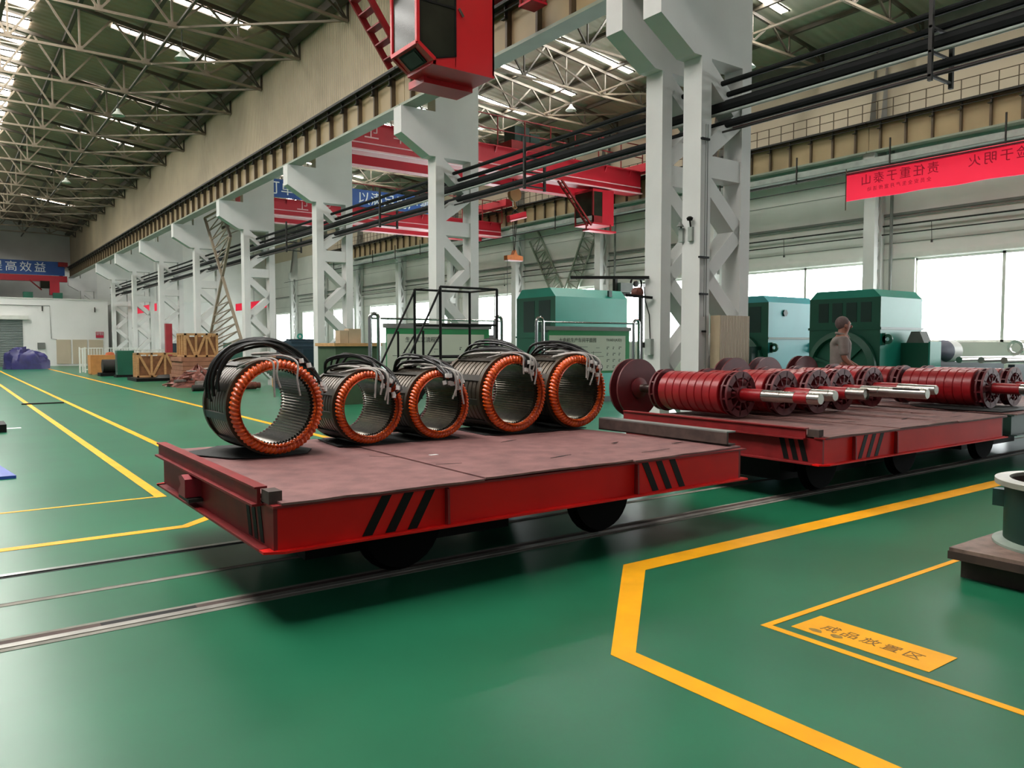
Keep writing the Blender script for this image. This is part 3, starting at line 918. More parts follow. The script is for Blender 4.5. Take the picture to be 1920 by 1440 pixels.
# ================================================================== ROTORS
def rotor(x, yf, label, disc=False, shaft=.9, red=.28, r=.232, zc=None, mid=False, key=False, back=1.46):
    zc = zc or ZD + .012 + r
    t = T('rotor', label, 'rotor', (x, yf + .5, ZD + .012), 'red motor rotors on the carts')
    c = (x, yf, zc)
    rc = r * .915
    pr = [(.05, .14), (rc - .01, .14)]
    n = 8
    for i in range(n):
        a = .14 + .80 * i / n; b = .14 + .80 * (i + 1) / n
        pr += [(rc - .01, a), (rc, a + .006), (rc, b - .014), (rc - .01, b - .008)]
    pr += [(rc - .01, .95), (.05, .95)]
    MB().lathe(pr, 1, c, 48).build('rotor_core', M_rotor, t)
    for y_ in (0.0, .98):
        MB().lathe([(r * .72, y_), (r, y_), (r, y_ + .025), (r * .72, y_ + .025)], 1, c, 44, True, True).build('end_ring', M_rotord, t)
        MB().lathe([(r * .62, y_ + .07), (r * .97, y_ + .07), (r * .97, y_ + .09), (r * .62, y_ + .09)], 1, c, 44, True, True).build('end_ring', M_rotord, t)
        f = MB()
        for k in range(10):
            a = 2 * PI * k / 10 + .2
            d = Vector((math.cos(a), 0, math.sin(a)))
            p = Vector(c) + Vector((0, y_ + .05, 0))
            f.bar(p + d * .07, p + d * (r * .95), .014, .1, up=(0, 1, 0))
        f.build('fan_blades', M_rotord, t)
        MB().lathe([(.045, y_ - .02), (.085, y_ - .02), (.085, y_ + .12), (.045, y_ + .12)], 1, c, 24, True, True).build('hub', M_rotord, t)
        for k in range(5):
            a = 2 * PI * k / 5 + .5
            MB().lathe([(.001, y_ - .03), (.014, y_ - .028), (.014, y_ + .02)], 1, (x + r * .6 * math.cos(a), yf, zc + r * .6 * math.sin(a)), 8).build('balance_bolt', M_rotord, t)
    MB().tube([(x, yf + .12, zc), (x, yf - red, zc)], .062, 20).build('shaft_sleeve', M_rotor, t)
    if shaft > .3: MB().lathe([(.058, -red), (.058, -red - .2), (.054, -red - .205), (.054, -shaft + .01), (.048, -shaft)], 1, c, 24).build('shaft', M_shaft, t)
    if mid:
        MB().lathe([(.055, -shaft + .26), (.056, -shaft + .12)], 1, c, 24).build('shaft_band', M_rotor, t)
    if key:
        MB().box(x - .045, x - .03, yf - shaft + .06, yf - shaft + .34, zc + .03, zc + .05).build('keyway', M_dark, t)
    MB().tube([(x, yf + .95, zc), (x, yf + 1.12, zc)], .06, 18).build('shaft_sleeve', M_rotor, t)
    if back > 1.12: MB().lathe([(.05, 1.12), (.05, back)], 1, c, 20).build('shaft', M_shaft, t)
    if disc:
        R = .335
        for y_ in (1.44, 1.56):
            MB().lathe([(.05, y_), (R, y_), (R, y_ + .02), (.05, y_ + .02)], 1, c, 48, True, True).build('flange_disc', M_rotord, t)
        MB().lathe([(.045, 1.38), (.12, 1.42), (.12, 1.6), (.045, 1.6)], 1, c, 28, True, True).build('flange_hub', M_rotord, t)
    return t
rotor(6.5, 5.0, 'front rotor at the left end of the second cart, with a large dark disc', True, .88, .26, mid=True)
rotor(7.03, 4.86, 'second rotor from the left with a glint on its red core', False, .56, .3)
rotor(7.53, 4.8, 'third rotor from the left, short bare shaft tip', False, .52, .33)
rotor(8.06, 4.84, 'fourth rotor with the long bare shaft that has a keyway', True, .92, .22, key=True)
rotor(8.83, 4.92, 'rotor behind the keyway shaft, end plate with round holes', True, .72, .3)
rotor(9.75, 4.02, 'separate red rotor near the right edge lying on black rubber', False, .8, .3, back=1.0)
rotor(10.1, 5.2, 'far rotor below the standing worker, only its disc top shows', True, .04, .02)
rotor(10.32, 4.0, 'rotor cut off by the right edge of the photo', False, .8, .3, back=1.0)
sheet(0, 0, [(9.35, 3.75), (9.9, 3.72), (10.3, 3.9), (10.2, 4.7), (9.45, 4.8), (9.3, 4.3)], 'black rubber sheet under the separate rotor near the right edge')

# ================================================================== GREEN MOTORS
def motor(x0, x1, y0, y1, ztop, label, mbright, mshade_side, split, louvres, lugs=True, bell=True, bevel=.13):
    t = T('electric_motor', label, 'electric motor', ((x0 + x1) / 2, (y0 + y1) / 2, 0), 'big boxed motors')
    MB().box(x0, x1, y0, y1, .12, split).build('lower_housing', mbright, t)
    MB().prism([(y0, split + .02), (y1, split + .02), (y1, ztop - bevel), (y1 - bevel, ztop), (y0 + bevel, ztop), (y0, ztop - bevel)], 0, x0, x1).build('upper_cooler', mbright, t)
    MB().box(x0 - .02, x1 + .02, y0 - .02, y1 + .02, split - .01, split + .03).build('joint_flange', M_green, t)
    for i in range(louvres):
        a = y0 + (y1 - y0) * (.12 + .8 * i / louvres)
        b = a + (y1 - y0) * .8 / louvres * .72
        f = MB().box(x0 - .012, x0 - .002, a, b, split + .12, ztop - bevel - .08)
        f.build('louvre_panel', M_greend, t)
    MB().box(x0 - .006, x0 - .001, y0, y1, .12, ztop - bevel).build('shade_sheet', mshade_side, t)  # darker thin sheet paints the shade on the end turned from the windows
    if bell:
        yc = (y0 + y1) / 2
        MB().lathe([(.62, -.02), (.62, -.1), (.52, -.14), (.5, -.05), (.1, -.06), (.1, -.3)], 0, (x0, yc, .95), 40).build('end_bell', M_green, t)
        for k in range(6):
            a = k * PI / 3 + .3
            MB().bar((x0 - .09, yc + .12 * math.cos(a), .95 + .12 * math.sin(a)), (x0 - .09, yc + .52 * math.cos(a), .95 + .52 * math.sin(a)), .04, .05).build('bell_rib', M_green, t)
    if lugs:
        for (xx, yy) in ((x0 + .05, y0), (x1 - .12, y0)):
            MB().lathe([(.035, 0), (.085, 0), (.085, .03), (.035, .03)], 0, (xx, yy - .09, split - .17), 14, False, True).build('lifting_lug', M_green, t)
            MB().box(xx, xx + .03, yy - .06, yy, split - .27, split - .07).build('lug_root', M_green, t)
    MB().box(x0 - .05, x1 + .05, y0 - .05, y1 + .05, 0, .12).build('base_frame', M_greend, t)
    return t
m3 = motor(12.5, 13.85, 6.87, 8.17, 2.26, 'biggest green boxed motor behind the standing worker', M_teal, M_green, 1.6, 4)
MB().box(13.15, 13.5, 6.38, 6.86, .92, 1.37).build('terminal_box', M_green, m3)
MB().box(13.14, 13.51, 6.37, 6.4, .9, 1.39).build('terminal_box_cover', M_teal, m3)
MB().prism([(6.5, 1.37), (6.8, 1.37), (6.72, 1.56), (6.58, 1.56)], 0, 13.2, 13.45).build('cable_gland', M_grey, m3)
MB().box(12.62, 12.64, 7.2, 7.34, 1.0, 1.14).build('inspection_cover', M_teal, m3)
m2 = motor(12.8, 14.3, 9.25, 10.65, 2.28, 'green boxed motor half hidden by the front column', M('pale teal machine paint', '#3f9aa0', .4, 0, .08, 1.2), M_green, 1.45, 3)
MB().lathe([(.001, -.03), (.07, -.03), (.07, 0)], 1, (13.3, 9.25, 1.95), 6).build('gauge', M_greend, m2)
MB().box(12.5, 12.8, 9.4, 9.8, .6, 1.3).build('terminal_box', M_greend, m2)
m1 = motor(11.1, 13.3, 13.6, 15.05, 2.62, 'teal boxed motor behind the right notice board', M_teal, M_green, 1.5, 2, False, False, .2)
MB().box(12.72, 12.82, 13.6, 13.66, 2.46, 2.6).build('lifting_lug', M_greend, m1)

# ================================================================== PERSON
px, py = 10.72, 6.5
fd = Vector((.72, -.69, 0)).normalized()
sd = Vector((-fd.y, fd.x, 0))   # left hand side
def W(f_, s_, z): return Vector((px, py, 0)) + fd * f_ + sd * s_ + Vector((0, 0, z))
person = T('person', 'standing worker in a grey shirt looking right with one arm reaching down', 'person', (px, py, 0))
def skin(name, verts, edges, radii, mat, parent, root=0, sub=2):
    off = origin_of(parent)
    me = bpy.data.meshes.new(name)
    me.from_pydata([v - off for v in verts], edges, [])
    me.materials.append(mat)
    o = bpy.data.objects.new(name, me)
    COL.objects.link(o); o.parent = parent
    md = o.modifiers.new('skin', 'SKIN'); md.use_smooth_shade = True
    for i, sv in enumerate(me.skin_vertices[0].data):
        r = radii[i]
        sv.radius = r if isinstance(r, tuple) else (r, r)
        sv.use_root = (i == root)
    ss = o.modifiers.new('sub', 'SUBSURF'); ss.levels = sub; ss.render_levels = sub
    return o
bv = [W(0, 0, .95), W(.0, 0, 1.12), W(.01, 0, 1.3), W(.0, 0, 1.43), W(.03, 0, 1.5), W(.06, 0, 1.585), W(.06, 0, 1.66), W(.05, 0, 1.715),
      W(0, .17, 1.40), W(.06, .22, 1.18), W(.24, .2, 1.05), W(.3, .19, 1.02),
      W(0, -.17, 1.40), W(.0, -.22, 1.14), W(.16, -.23, .98), W(.23, -.22, .96),
      W(0, .09, .88), W(.01, .1, .5), W(-.02, .1, .09), W(.12, .11, .05), W(0, -.09, .88), W(.02, -.1, .5), W(0, -.1, .09), W(.14, -.11, .05),
      W(.11, 0, 1.57)]
be = [(0, 1), (1, 2), (2, 3), (3, 4), (4, 5), (5, 6), (6, 7), (3, 8), (8, 9), (9, 10), (10, 11), (3, 12), (12, 13), (13, 14), (14, 15), (0, 16), (16, 17), (17, 18), (18, 19), (0, 20), (20, 21), (21, 22), (22, 23), (5, 24)]
br = [.14, .13, .14, .12, .052, .075, .082, .055, .06, .042, .032, .03, .06, .042, .032, .03, .09, .06, .045, .035, .09, .06, .045, .035, .045]
skin('body', bv, be, br, M_skin, person)
# nose, ear
MB().prism([(0, 0), (.035, -.02), (.0, -.03)], 1, -.012, .012).build('tmp', M_skin, None)
bpy.data.objects.remove(bpy.data.objects['tmp'], do_unlink=True)
def blob(name, c, r3, mat, parent):
    vs = []; fs = []
    n, m_ = 12, 8
    for i in range(m_ + 1):
        th = PI * i / m_
        for k in range(n):
            ph = 2 * PI * k / n
            vs.append(Vector(c) + fd * (r3[0] * math.sin(th) * math.cos(ph)) + sd * (r3[1] * math.sin(th) * math.sin(ph)) + Vector((0, 0, r3[2] * math.cos(th))))
    for i in range(m_):
        for k in range(n):
            fs.append((i * n + k, i * n + (k + 1) % n, (i + 1) * n + (k + 1) % n, (i + 1) * n + k))
    mb = MB(); mb.add(vs, fs, True)
    return mb.build(name, mat, parent)
blob('nose', W(.148, 0, 1.605), (.022, .014, .022), M_skin, person)
for s_ in (-1, 1):
    blob('ear', W(.05, s_ * .083, 1.61), (.022, .012, .032), M_skin, person)
    blob('eye', W(.128, s_ * .03, 1.632), (.01, .013, .008), M_dark, person)
blob('mouth', W(.132, 0, 1.567), (.012, .024, .007), M_rotord, person)
blob('short_hair', W(.022, 0, 1.655), (.104, .092, .106), M_hair, person)
# shirt with collar and short sleeves
sv_ = [W(0, 0, .93), W(.0, 0, 1.12), W(.01, 0, 1.3), W(.0, 0, 1.44), W(0, .16, 1.41), W(.04, .215, 1.22), W(0, -.16, 1.41), W(.0, -.225, 1.16)]
se = [(0, 1), (1, 2), (2, 3), (3, 4), (4, 5), (3, 6), (6, 7)]
skin('shirt', sv_, se, [.158, .15, .158, .125, .082, .068, .082, .07], M_shirt, person)
MB().tube([W(.085, .05, 1.47), W(.03, .075, 1.485), W(-.045, .05, 1.505), W(-.06, 0, 1.51), W(-.045, -.05, 1.505), W(.03, -.075, 1.485), W(.085, -.05, 1.47), W(.11, -.03, 1.43)], .02, 8).build('collar', M_shirt, person)
skin('trousers', [W(0, 0, .9), W(0, .09, .82), W(.01, .1, .5), W(-.02, .1, .1), W(0, -.09, .82), W(.02, -.1, .5), W(0, -.1, .1)], [(0, 1), (1, 2), (2, 3), (0, 4), (4, 5), (5, 6)], [.15, .11, .085, .075, .11, .085, .075], M_trouser, person)
# hands: palm and five fingers each
for (wr, dirn, s_) in ((W(.3, .19, 1.02), (fd * .9 + Vector((0, 0, -.35))).normalized(), 1), (W(.23, -.22, .96), (fd * .85 + Vector((0, 0, -.4))).normalized(), -1)):
    side = sd
    dn = Vector((0, 0, -1))
    palm_ = wr + dirn * .045
    hv = [wr - dirn * .01, palm_]; he = [(0, 1)]; hr = [(.024, .026), (.036, .018)]
    for k in range(4):
        off_ = side * ((k - 1.5) * .021)
        ln = (.062, .074, .07, .054)[k]
        b_ = len(hv)
        hv += [palm_ + dirn * .035 + off_, palm_ + dirn * (.035 + ln * .5) + off_ + dn * .012, palm_ + dirn * (.035 + ln * .8) + off_ + dn * .036]
        hr += [.0095, .0085, .007]
        he += [(1, b_), (b_, b_ + 1), (b_ + 1, b_ + 2)]
    b_ = len(hv)
    hv += [palm_ - side * s_ * .034 + dirn * .0, palm_ - side * s_ * .052 + dirn * .03 + dn * .02]
    hr += [.011, .009]
    he += [(1, b_), (b_, b_ + 1)]
    skin('hand', hv, he, hr, M_skin, person, 0, 1)

# ================================================================== TANK ON PALLET (right foreground)
pa = T('pallet', 'low brown steel-topped pallet at the right edge', 'pallet', (5.4, 1.5, 0))
MB().box(4.74, 6.2, .9, 2.09, .001, .12).build('base_frame', M('dark brown timber', '#2e241c', .8, 0, .3, 6), pa)
MB().box(4.64, 6.25, .85, 2.12, .12, .165).build('edge_plate', M('dark rusty edge', '#3a2a22', .7, 0, .3, 10), pa)
MB().box(4.645, 6.245, .855, 2.115, .165, .185).build('top_plate', M('scuffed brown plate', '#7d675c', .65, 0, .25, 9, .2, 40, var2='#55433a'), pa)
tk = T('flanged_tank', 'open dark green cylinder with pale flanges on the brown pallet', 'tank', (5.21, 1.68, .186))
MB().lathe([(.35, .205), (.355, .205), (.355, .545), (.35, .545)], 2, (5.21, 1.68, 0), 48, True, True).build('wall', M_greend, tk)
MB().lathe([(.3, .186), (.41, .186), (.41, .2), (.355, .215), (.3, .21)], 2, (5.21, 1.68, 0), 48, True, True).build('bottom_flange', M('pale worn green', '#7d8a7e', .5, 0, .2, 6), tk)
MB().lathe([(.33, .54), (.405, .535), (.405, .565), (.33, .57)], 2, (5.21, 1.68, 0), 48, True, True).build('top_flange', M('bare pale steel rim', '#9a988c', .45, .3, .2, 6), tk)
MB().lathe([(.001, .215), (.325, .22), (.325, .55)], 2, (5.21, 1.68, 0), 40, cap=False).build('inner_liner', M_groove, tk)
MB().box(5.05, 5.12, 1.98, 2.06, .39, .49).build('side_lug', M_greend, tk)
# ================================================================== LEFT BAY CRANE CAB
cab = T('crane_cab', 'red crane cab with glazed corner hanging from above at top centre', 'crane cab', (5.7, 9.4, 5.0))
cx0, cx1, cy0, cy1, cz0 = 5.05, 6.25, 9.0, 9.68, 5.02
zt_ = 7.1
MB().box(5.62, cx1, cy0, cy0 + .03, cz0, zt_).build('door_panel', M_cabred, cab)
MB().box(cx1 - .03, cx1, cy0, cy1, cz0, zt_).build('back_panel', M_cabred, cab)
MB().box(5.3, cx1, cy1 - .03, cy1, cz0, zt_).build('far_panel', M_cabred, cab)
MB().box(5.28, cx1, cy0, cy1, cz0 - .03, cz0).build('floor_plate', M_cabred, cab)
MB().prism([(5.3, cz0), (5.63, cz0), (5.63, cz0 + .13), (5.33, cz0 + .05), (5.09, cz0 + .21), (cx0, cz0 + .21), (cx0, cz0 + .17)], 1, cy0, cy0 + .03).build('sill_panel', M_cabred, cab)
for (a, b) in (((cx0, cy0), (cx0, cy1)),):
    MB().bar((cx0, cy0, cz0 + .2), (cx0, cy1, cz0 + .2), .05).build('sill_bar', M_cabred, cab)
    MB().bar((cx0, cy0, cz0 + .2), (5.3, cy0, cz0 + .03), .05).build('sill_bar', M_cabred, cab)
    MB().bar((cx0, cy1, cz0 + .2), (5.3, cy1, cz0 + .03), .05).build('sill_bar', M_cabred, cab)
    MB().bar((5.3, cy0, cz0), (5.3, cy1, cz0), .05).build('sill_bar', M_cabred, cab)
for yy in (cy0, cy1):
    MB().bar((cx0, yy, cz0 + .2), (cx0, yy, zt_), .045).build('corner_post', M_cabred, cab)
MB().add([(cx0, cy0 + .03, cz0 + .22), (cx0, cy1 - .03, cz0 + .22), (cx0, cy1 - .03, zt_), (cx0, cy0 + .03, zt_), (cx0 + .01, cy0 + .03, cz0 + .22), (cx0 + .01, cy1 - .03, cz0 + .22), (cx0 + .01, cy1 - .03, zt_), (cx0 + .01, cy0 + .03, zt_)],
         [(0, 1, 2, 3), (7, 6, 5, 4), (0, 4, 5, 1), (1, 5, 6, 2), (2, 6, 7, 3), (3, 7, 4, 0)]).build('front_window', M_glass, cab)
MB().prism([(cx0 + .03, cz0 + .21), (5.33, cz0 + .05), (5.63, cz0 + .13), (5.63, zt_), (cx0 + .03, zt_)], 1, cy0 + .004, cy0 + .014).build('side_window', M_glass, cab)
MB().box(cx0 + .03, 5.62, cy0 - .004, cy0 + .004, cz0 + .74, cz0 + .77).build('glazing_bar', M_black, cab)
MB().box(5.33, 5.345, cy0 - .004, cy0 + .004, cz0 + .77, zt_).build('glazing_bar', M_black, cab)
gk = MB()
for p_, q_ in (((cx0 + .035, cz0 + .22), (cx0 + .035, zt_)), ((cx0 + .03, cz0 + .22), (5.33, cz0 + .06)), ((5.33, cz0 + .06), (5.63, cz0 + .14)), ((5.625, cz0 + .13), (5.625, zt_))):
    gk.bar((p_[0], cy0, p_[1]), (q_[0], cy0, q_[1]), .02, .02)
gk.build('window_gasket', M_black, cab)
def foot(name, mat, e, o0, o1, f0, f1):
    """sloped pane between the sill (f=0) and the floor edge (f=1), offset outwards"""
    q = []
    for o_ in (o0, o1):
        for (f_, yy) in ((f0, cy0 + e), (f0, cy1 - e), (f1, cy1 - e), (f1, cy0 + e)):
            q.append((cx0 + .25 * f_ - .62 * o_, yy, cz0 + .2 * (1 - f_) - .78 * o_))
    MB().add(q, [(0, 1, 2, 3), (7, 6, 5, 4), (0, 4, 5, 1), (1, 5, 6, 2), (2, 6, 7, 3), (3, 7, 4, 0)]).build(name, mat, cab)
foot('foot_gasket', M_black, .12, .0, .012, .14, .86)
foot('foot_window', M_glass, .17, .012, .018, .22, .78)
MB().add([(cx0, cy0, cz0 + .2), (cx0, cy1, cz0 + .2), (5.3, cy1, cz0), (5.3, cy0, cz0), (cx0 + .02, cy0, cz0 + .22), (cx0 + .02, cy1, cz0 + .22), (5.32, cy1, cz0 + .02), (5.32, cy0, cz0 + .02)],
         [(0, 1, 2, 3), (7, 6, 5, 4), (0, 4, 5, 1), (1, 5, 6, 2), (2, 6, 7, 3), (3, 7, 4, 0)]).build('foot_panel', M_cabred, cab)
MB().box(5.45, 6.22, cy0 + .5, cy1 + .24, cz0 - .1, cz0 - .03).build('under_box', M_cabred, cab)
MB().box(5.4, 5.45, cy0 + .45, cy1 + .2, cz0 - .12, cz0 - .02).build('under_rib', M_cabred, cab)
MB().bar((5.67, cy0 - .015, cz0 + .76), (5.73, cy0 - .03, cz0 + .66), .03).build('door_handle', M_chrome, cab)
MB().box(5.34, 5.5, 9.4, 9.6, cz0 + .02, cz0 + 1.0).build('seat', M_dark, cab)
MB().box(5.05, cx1, cy0, cy1, zt_, zt_ + .05).build('roof_plate', M_cabred, cab)
br = T('crane_bridge', 'red crane bridge above the cab, outside the top of the photo', 'crane bridge', (0, 9.5, 7.2))
MB().box(-7, 7.4, 9.1, 9.5, 7.2, 8.1).build('main_girder', M_cranered, br)
MB().box(7.0, 7.4, 8.4, 10.6, 6.72, 7.15).build('end_truck', M_cranered, br)
MB().box(6.95, 7.0, 8.6, 8.75, 6.6, 7.2).build('hanger', M_redd, br)
MB().box(5.3, 6.1, 9.2, 9.45, zt_ + .05, 7.2).build('cab_mount', M_redd, br)
cb = T('collector_box', 'small red box hanging beside the cab under the crane', 'collector box', (6.95, 8.95, 6.2))
MB().box(6.74, 7.02, 8.8, 9.1, 6.1, 6.13).build('bottom_plate', M_cranered, cb)
for yy in (8.81, 9.07):
    for xx in (6.75, 6.98):
        MB().box(xx, xx + .03, yy, yy + .03, 6.1, 6.75).build('leg', M_redd, cb)
MB().box(6.78, 6.98, 8.85, 9.05, 6.13, 6.3).build('box', M_redd, cb)
ld = T('crane_ladder', 'dark red ladder behind the left side of the crane cab', 'ladder', (4.9, 10, 5.6))
for yy in (10.0, 10.42):
    MB().bar((4.25, yy, 6.95), (5.4, yy, 5.35), .035, .09).build('stringer', M_redd, ld)
for i in range(9):
    f_ = (i + .5) / 9
    MB().box(4.25 + 1.15 * f_ - .06, 4.25 + 1.15 * f_ + .06, 10.02, 10.4, 6.95 - 1.6 * f_ - .01, 6.95 - 1.6 * f_ + .01).build('tread', M_redd, ld)

# ================================================================== RIGHT BAY CRANES
def bridge(y, x0, x1, zb, zt, label, letters, lx, lx1):
    t = T('overhead_crane', label, 'overhead crane', ((x0 + x1) / 2, y, zb), 'red overhead cranes of the right bay')
    MB().box(x0, x1, y, y + .5, zb, zt).build('main_girder', M_cranered, t)
    MB().box(x0, x1, y - .1, y, zb + .0, zb + .04).box(x0, x1, y - .03, y, zb + .22, zb + .25).build('girder_stripe', M_stripe, t)
    MB().box(x0, x1, y + 1.6, y + 2.0, zb, zt).build('main_girder', M_cranered, t)
    MB().box(x0, x1, y - .12, y, zt - .02, zt).build('walkway_edge', M_cranered, t)
    for i in range(10):
        xx = x0 + (x1 - x0) * (i + .5) / 10
        MB().prism([(y - .1, zt - .02), (y, zt - .02), (y, zt - .2)], 0, xx, xx + .03).build('walkway_bracket', M_cranered, t)
    for xx in (x0 - .2, x1 - .15):
        MB().box(xx, xx + .35, y - .6, y + 2.6, 7.68, 7.98).build('end_truck', M_cranered, t)
    for z in (.5, .95):
        MB().tube([(x0, y - .08, zt + z), (x1, y - .08, zt + z)], .02, 6).build('hand_rail', M_redd, t)
    for i in range(12):
        xx = x0 + (x1 - x0) * i / 11
        MB().box(xx - .015, xx + .015, y - .1, y - .07, zt, zt + .95).build('rail_post', M_redd, t)
    text('lettering', letters, M_stripe, t, .5, (lx, y - .012, (zb + zt) / 2 + .16), (1, 0, 0), (0, 0, 1), 'LEFT', .006, spacing=1.6)
    return t
c1b = bridge(21.0, 9.2, 21.2, 6.9, 7.72, 'nearer red overhead crane of the right bay with pale stripes', '卫 华 集', 10.0, 12)
MB().box(15.2, 17.0, 20.9, 22.8, 7.73, 8.0).build('trolley', M_redd, c1b)
MB().box(15.4, 16.0, 21.0, 21.6, 8.0, 8.5).box(16.2, 16.6, 21.2, 21.8, 8.0, 8.4).build('hoist_motor', M_greend, c1b)
for k in range(14):
    xx = 15.0 + .42 * k
    MB().tube([(xx, 22.7, 7.75), (xx + .06, 22.7, 7.35), (xx + .2, 22.7, 7.2), (xx + .34, 22.7, 7.35), (xx + .4, 22.7, 7.75)], .02, 6).build('festoon_cable', M_dark, c1b)
cab2 = T('crane_cab', 'small red crane cab under the right end of the nearer overhead crane', 'crane cab', (19.1, 20.8, 5.6))
MB().box(18.75, 19.75, 20.9, 21.9, 5.6, 5.66).box(18.75, 19.75, 20.9, 21.9, 6.75, 6.84).build('floor_and_roof', M_cranered, cab2)
MB().box(19.2, 19.75, 20.9, 20.93, 5.66, 6.75).build('door_panel', M_cranered, cab2)
MB().box(18.78, 19.2, 20.91, 20.93, 5.9, 6.75).build('side_window', M_glass, cab2)
MB().box(18.76, 18.78, 20.92, 21.9, 5.9, 6.75).build('front_window', M_glass, cab2)
MB().box(18.75, 18.8, 20.9, 20.95, 5.66, 6.75).box(18.75, 18.8, 21.85, 21.9, 5.66, 6.75).box(18.75, 19.2, 20.9, 20.93, 5.66, 5.9).build('frame', M_redd, cab2)
MB().box(19.1, 19.4, 21.2, 21.5, 6.84, 6.9).build('hanger', M_redd, cab2)
MB().box(18.3, 19.6, 20.6, 20.95, 5.3, 5.36).build('lower_platform', M_cranered, cab2)
for xx in (18.35, 19.5):
    MB().box(xx, xx + .04, 20.8, 20.84, 5.36, 5.62).build('platform_hanger', M_redd, cab2)
ld2 = T('crane_ladder', 'dark ladder slanting down left of the small red cab', 'ladder', (17.9, 20.8, 6.3))
for yy in (20.7, 20.9):
    MB().bar((17.15, yy, 6.9), (18.5, yy, 5.5), .06).build('stringer', M_redd, ld2)
for i in range(9):
    f_ = (i + .5) / 9
    MB().bar((17.15 + 1.35 * f_, 20.7, 6.9 - 1.4 * f_), (17.15 + 1.35 * f_, 20.9, 6.9 - 1.4 * f_), .035).build('tread', M_redd, ld2)
HX, HY = .8, .85
def H(x, y, z): return (x + HX, y + HY, 1.35 + (z - 1.35) * 1.045)
hk = T('hook_block', 'brown hook block hanging from the nearer overhead crane', 'hook block', H(15.35, 21.2, 6.1))
M_hook = M('hook brown', '#8a6236', .5)
MB().tube([H(15.3, 21.2, 6.35), H(15.3, 21.2, 7.42)], .015, 6).build('hoist_rope', M_dark, hk)
MB().tube([H(15.42, 21.2, 6.35), H(15.42, 21.2, 7.42)], .015, 6).build('hoist_rope', M_dark, hk)
MB().lathe([(.05, -.09), (.24, -.08), (.24, .08), (.05, .09)], 1, H(15.36, 21.2, 6.28), 20).build('sheave', M_hook, hk)
MB().tube([H(15.36, 21.2, 6.05), H(15.36, 21.2, 5.95), H(15.44, 21.2, 5.86), H(15.36, 21.2, 5.8), H(15.28, 21.2, 5.88)], .035, 8).build('hook', M_hook, hk)
lb = T('lifting_beam', 'red lifting beam tilted under the brown hook', 'lifting beam', H(15.4, 21.2, 5.65))
MB().bar(H(14.95, 21.0, 5.42), H(15.95, 21.4, 5.7), .14, .22).build('beam', M_cranered, lb)
MB().bar(H(14.95, 20.9, 5.34), H(15.95, 21.3, 5.6), .05, .04).build('under_flange', M_stripe, lb)
MB().bar(H(15.36, 21.2, 5.84), H(15.2, 21.15, 5.58), .03).build('link', M_dark, lb)
MB().bar(H(15.36, 21.2, 5.84), H(15.6, 21.25, 5.66), .03).build('link', M_dark, lb)
sg = T('spreader', 'small orange spreader hanging low on long wires below the red beam', 'spreader', H(15.3, 21.2, 4.15))
MB().prism([(H(a_, 0, b_)[0], H(a_, 0, b_)[2]) for a_, b_ in ((14.98, 4.12), (15.65, 4.12), (15.65, 4.26), (15.42, 4.3), (15.34, 4.46), (15.26, 4.3), (14.98, 4.26))], 1, 21.95, 22.15).build('body', M_orange, sg)
MB().box(15.8, 16.43, 21.93, 22.17, 4.215, 4.245).build('under_plate', M_stripe, sg)
MB().tube([H(15.2, 21.1, 5.5), H(15.33, 21.2, 4.42)], .014, 6).build('wire', M_dark, sg)
MB().tube([H(15.5, 21.22, 5.58), H(15.35, 21.2, 4.42)], .014, 6).build('wire', M_dark, sg)
MB().tube([H(15.05, 21.2, 4.14), H(15.05, 21.2, 2.9)], .01, 5).build('pendant_cord', M_dark, sg)
c2b = bridge(30.0, 9.2, 21.2, 6.3, 6.95, 'further red overhead crane of the right bay under the blue sign', '卫 华', 11.4, 13)
bs = T('slogan_sign', 'blue slogan board with white characters on the further overhead crane', 'sign', (14, 29.95, 7.3))
MB().box(9.6, 17.9, 29.80, 29.86, 6.97, 7.66).build('board', M_blue, bs)
text('lettering', '以订单为主线', M_signw, bs, .56, (8.6 + .95, 29.795, 7.3), (1, 0, 0), (0, 0, 1), 'LEFT', .004, spacing=1.06)
text('lettering', '以满足用户需求', M_signw, bs, .56, (13.9, 29.795, 7.28), (1, 0, 0), (0, 0, 1), 'LEFT', .004, spacing=1.06)

# far end of the left bay
fc = T('overhead_crane', 'distant red overhead crane at the far end of the left bay', 'overhead crane', (0, 62, 5.6))
MB().box(-7, 7.15, 61.9, 62.3, 5.6, 6.0).build('main_girder', M_cranered, fc)
MB().box(6.6, 7.15, 61.4, 63, 6.62, 6.9).build('end_truck', M_redd, fc)
MB().box(6.7, 6.9, 61.95, 62.25, 6.0, 6.62).build('end_post', M_redd, fc)
fsn = T('slogan_sign', 'blue slogan board in the far end of the left bay, partly in shade', 'sign', (3, 61.85, 6.5))
MB().box(-6, 7.0, 61.82, 61.88, 6.02, 6.95).build('board', M_blue, fsn)
text('lettering', '质量提高效益', M_signw, fsn, .72, (1.05, 61.815, 6.48), (1, 0, 0), (0, 0, 1), 'LEFT', .004, spacing=1.3)
fcb = T('crane_cab', 'tiny dark red crane cab below the distant blue sign', 'crane cab', (6.2, 61.6, 4.7))
MB().box(6.05, 6.62, 61.4, 62, 4.68, 5.6).build('cab_body', M_cranered, fcb)
MB().box(5.5, 6.05, 61.42, 62, 5.1, 5.6).build('cab_window', M_glass, fcb)
MB().bar((4.9, 61.7, 5.65), (5.6, 61.7, 5.0), .08).build('ladder', M_redd, fcb)
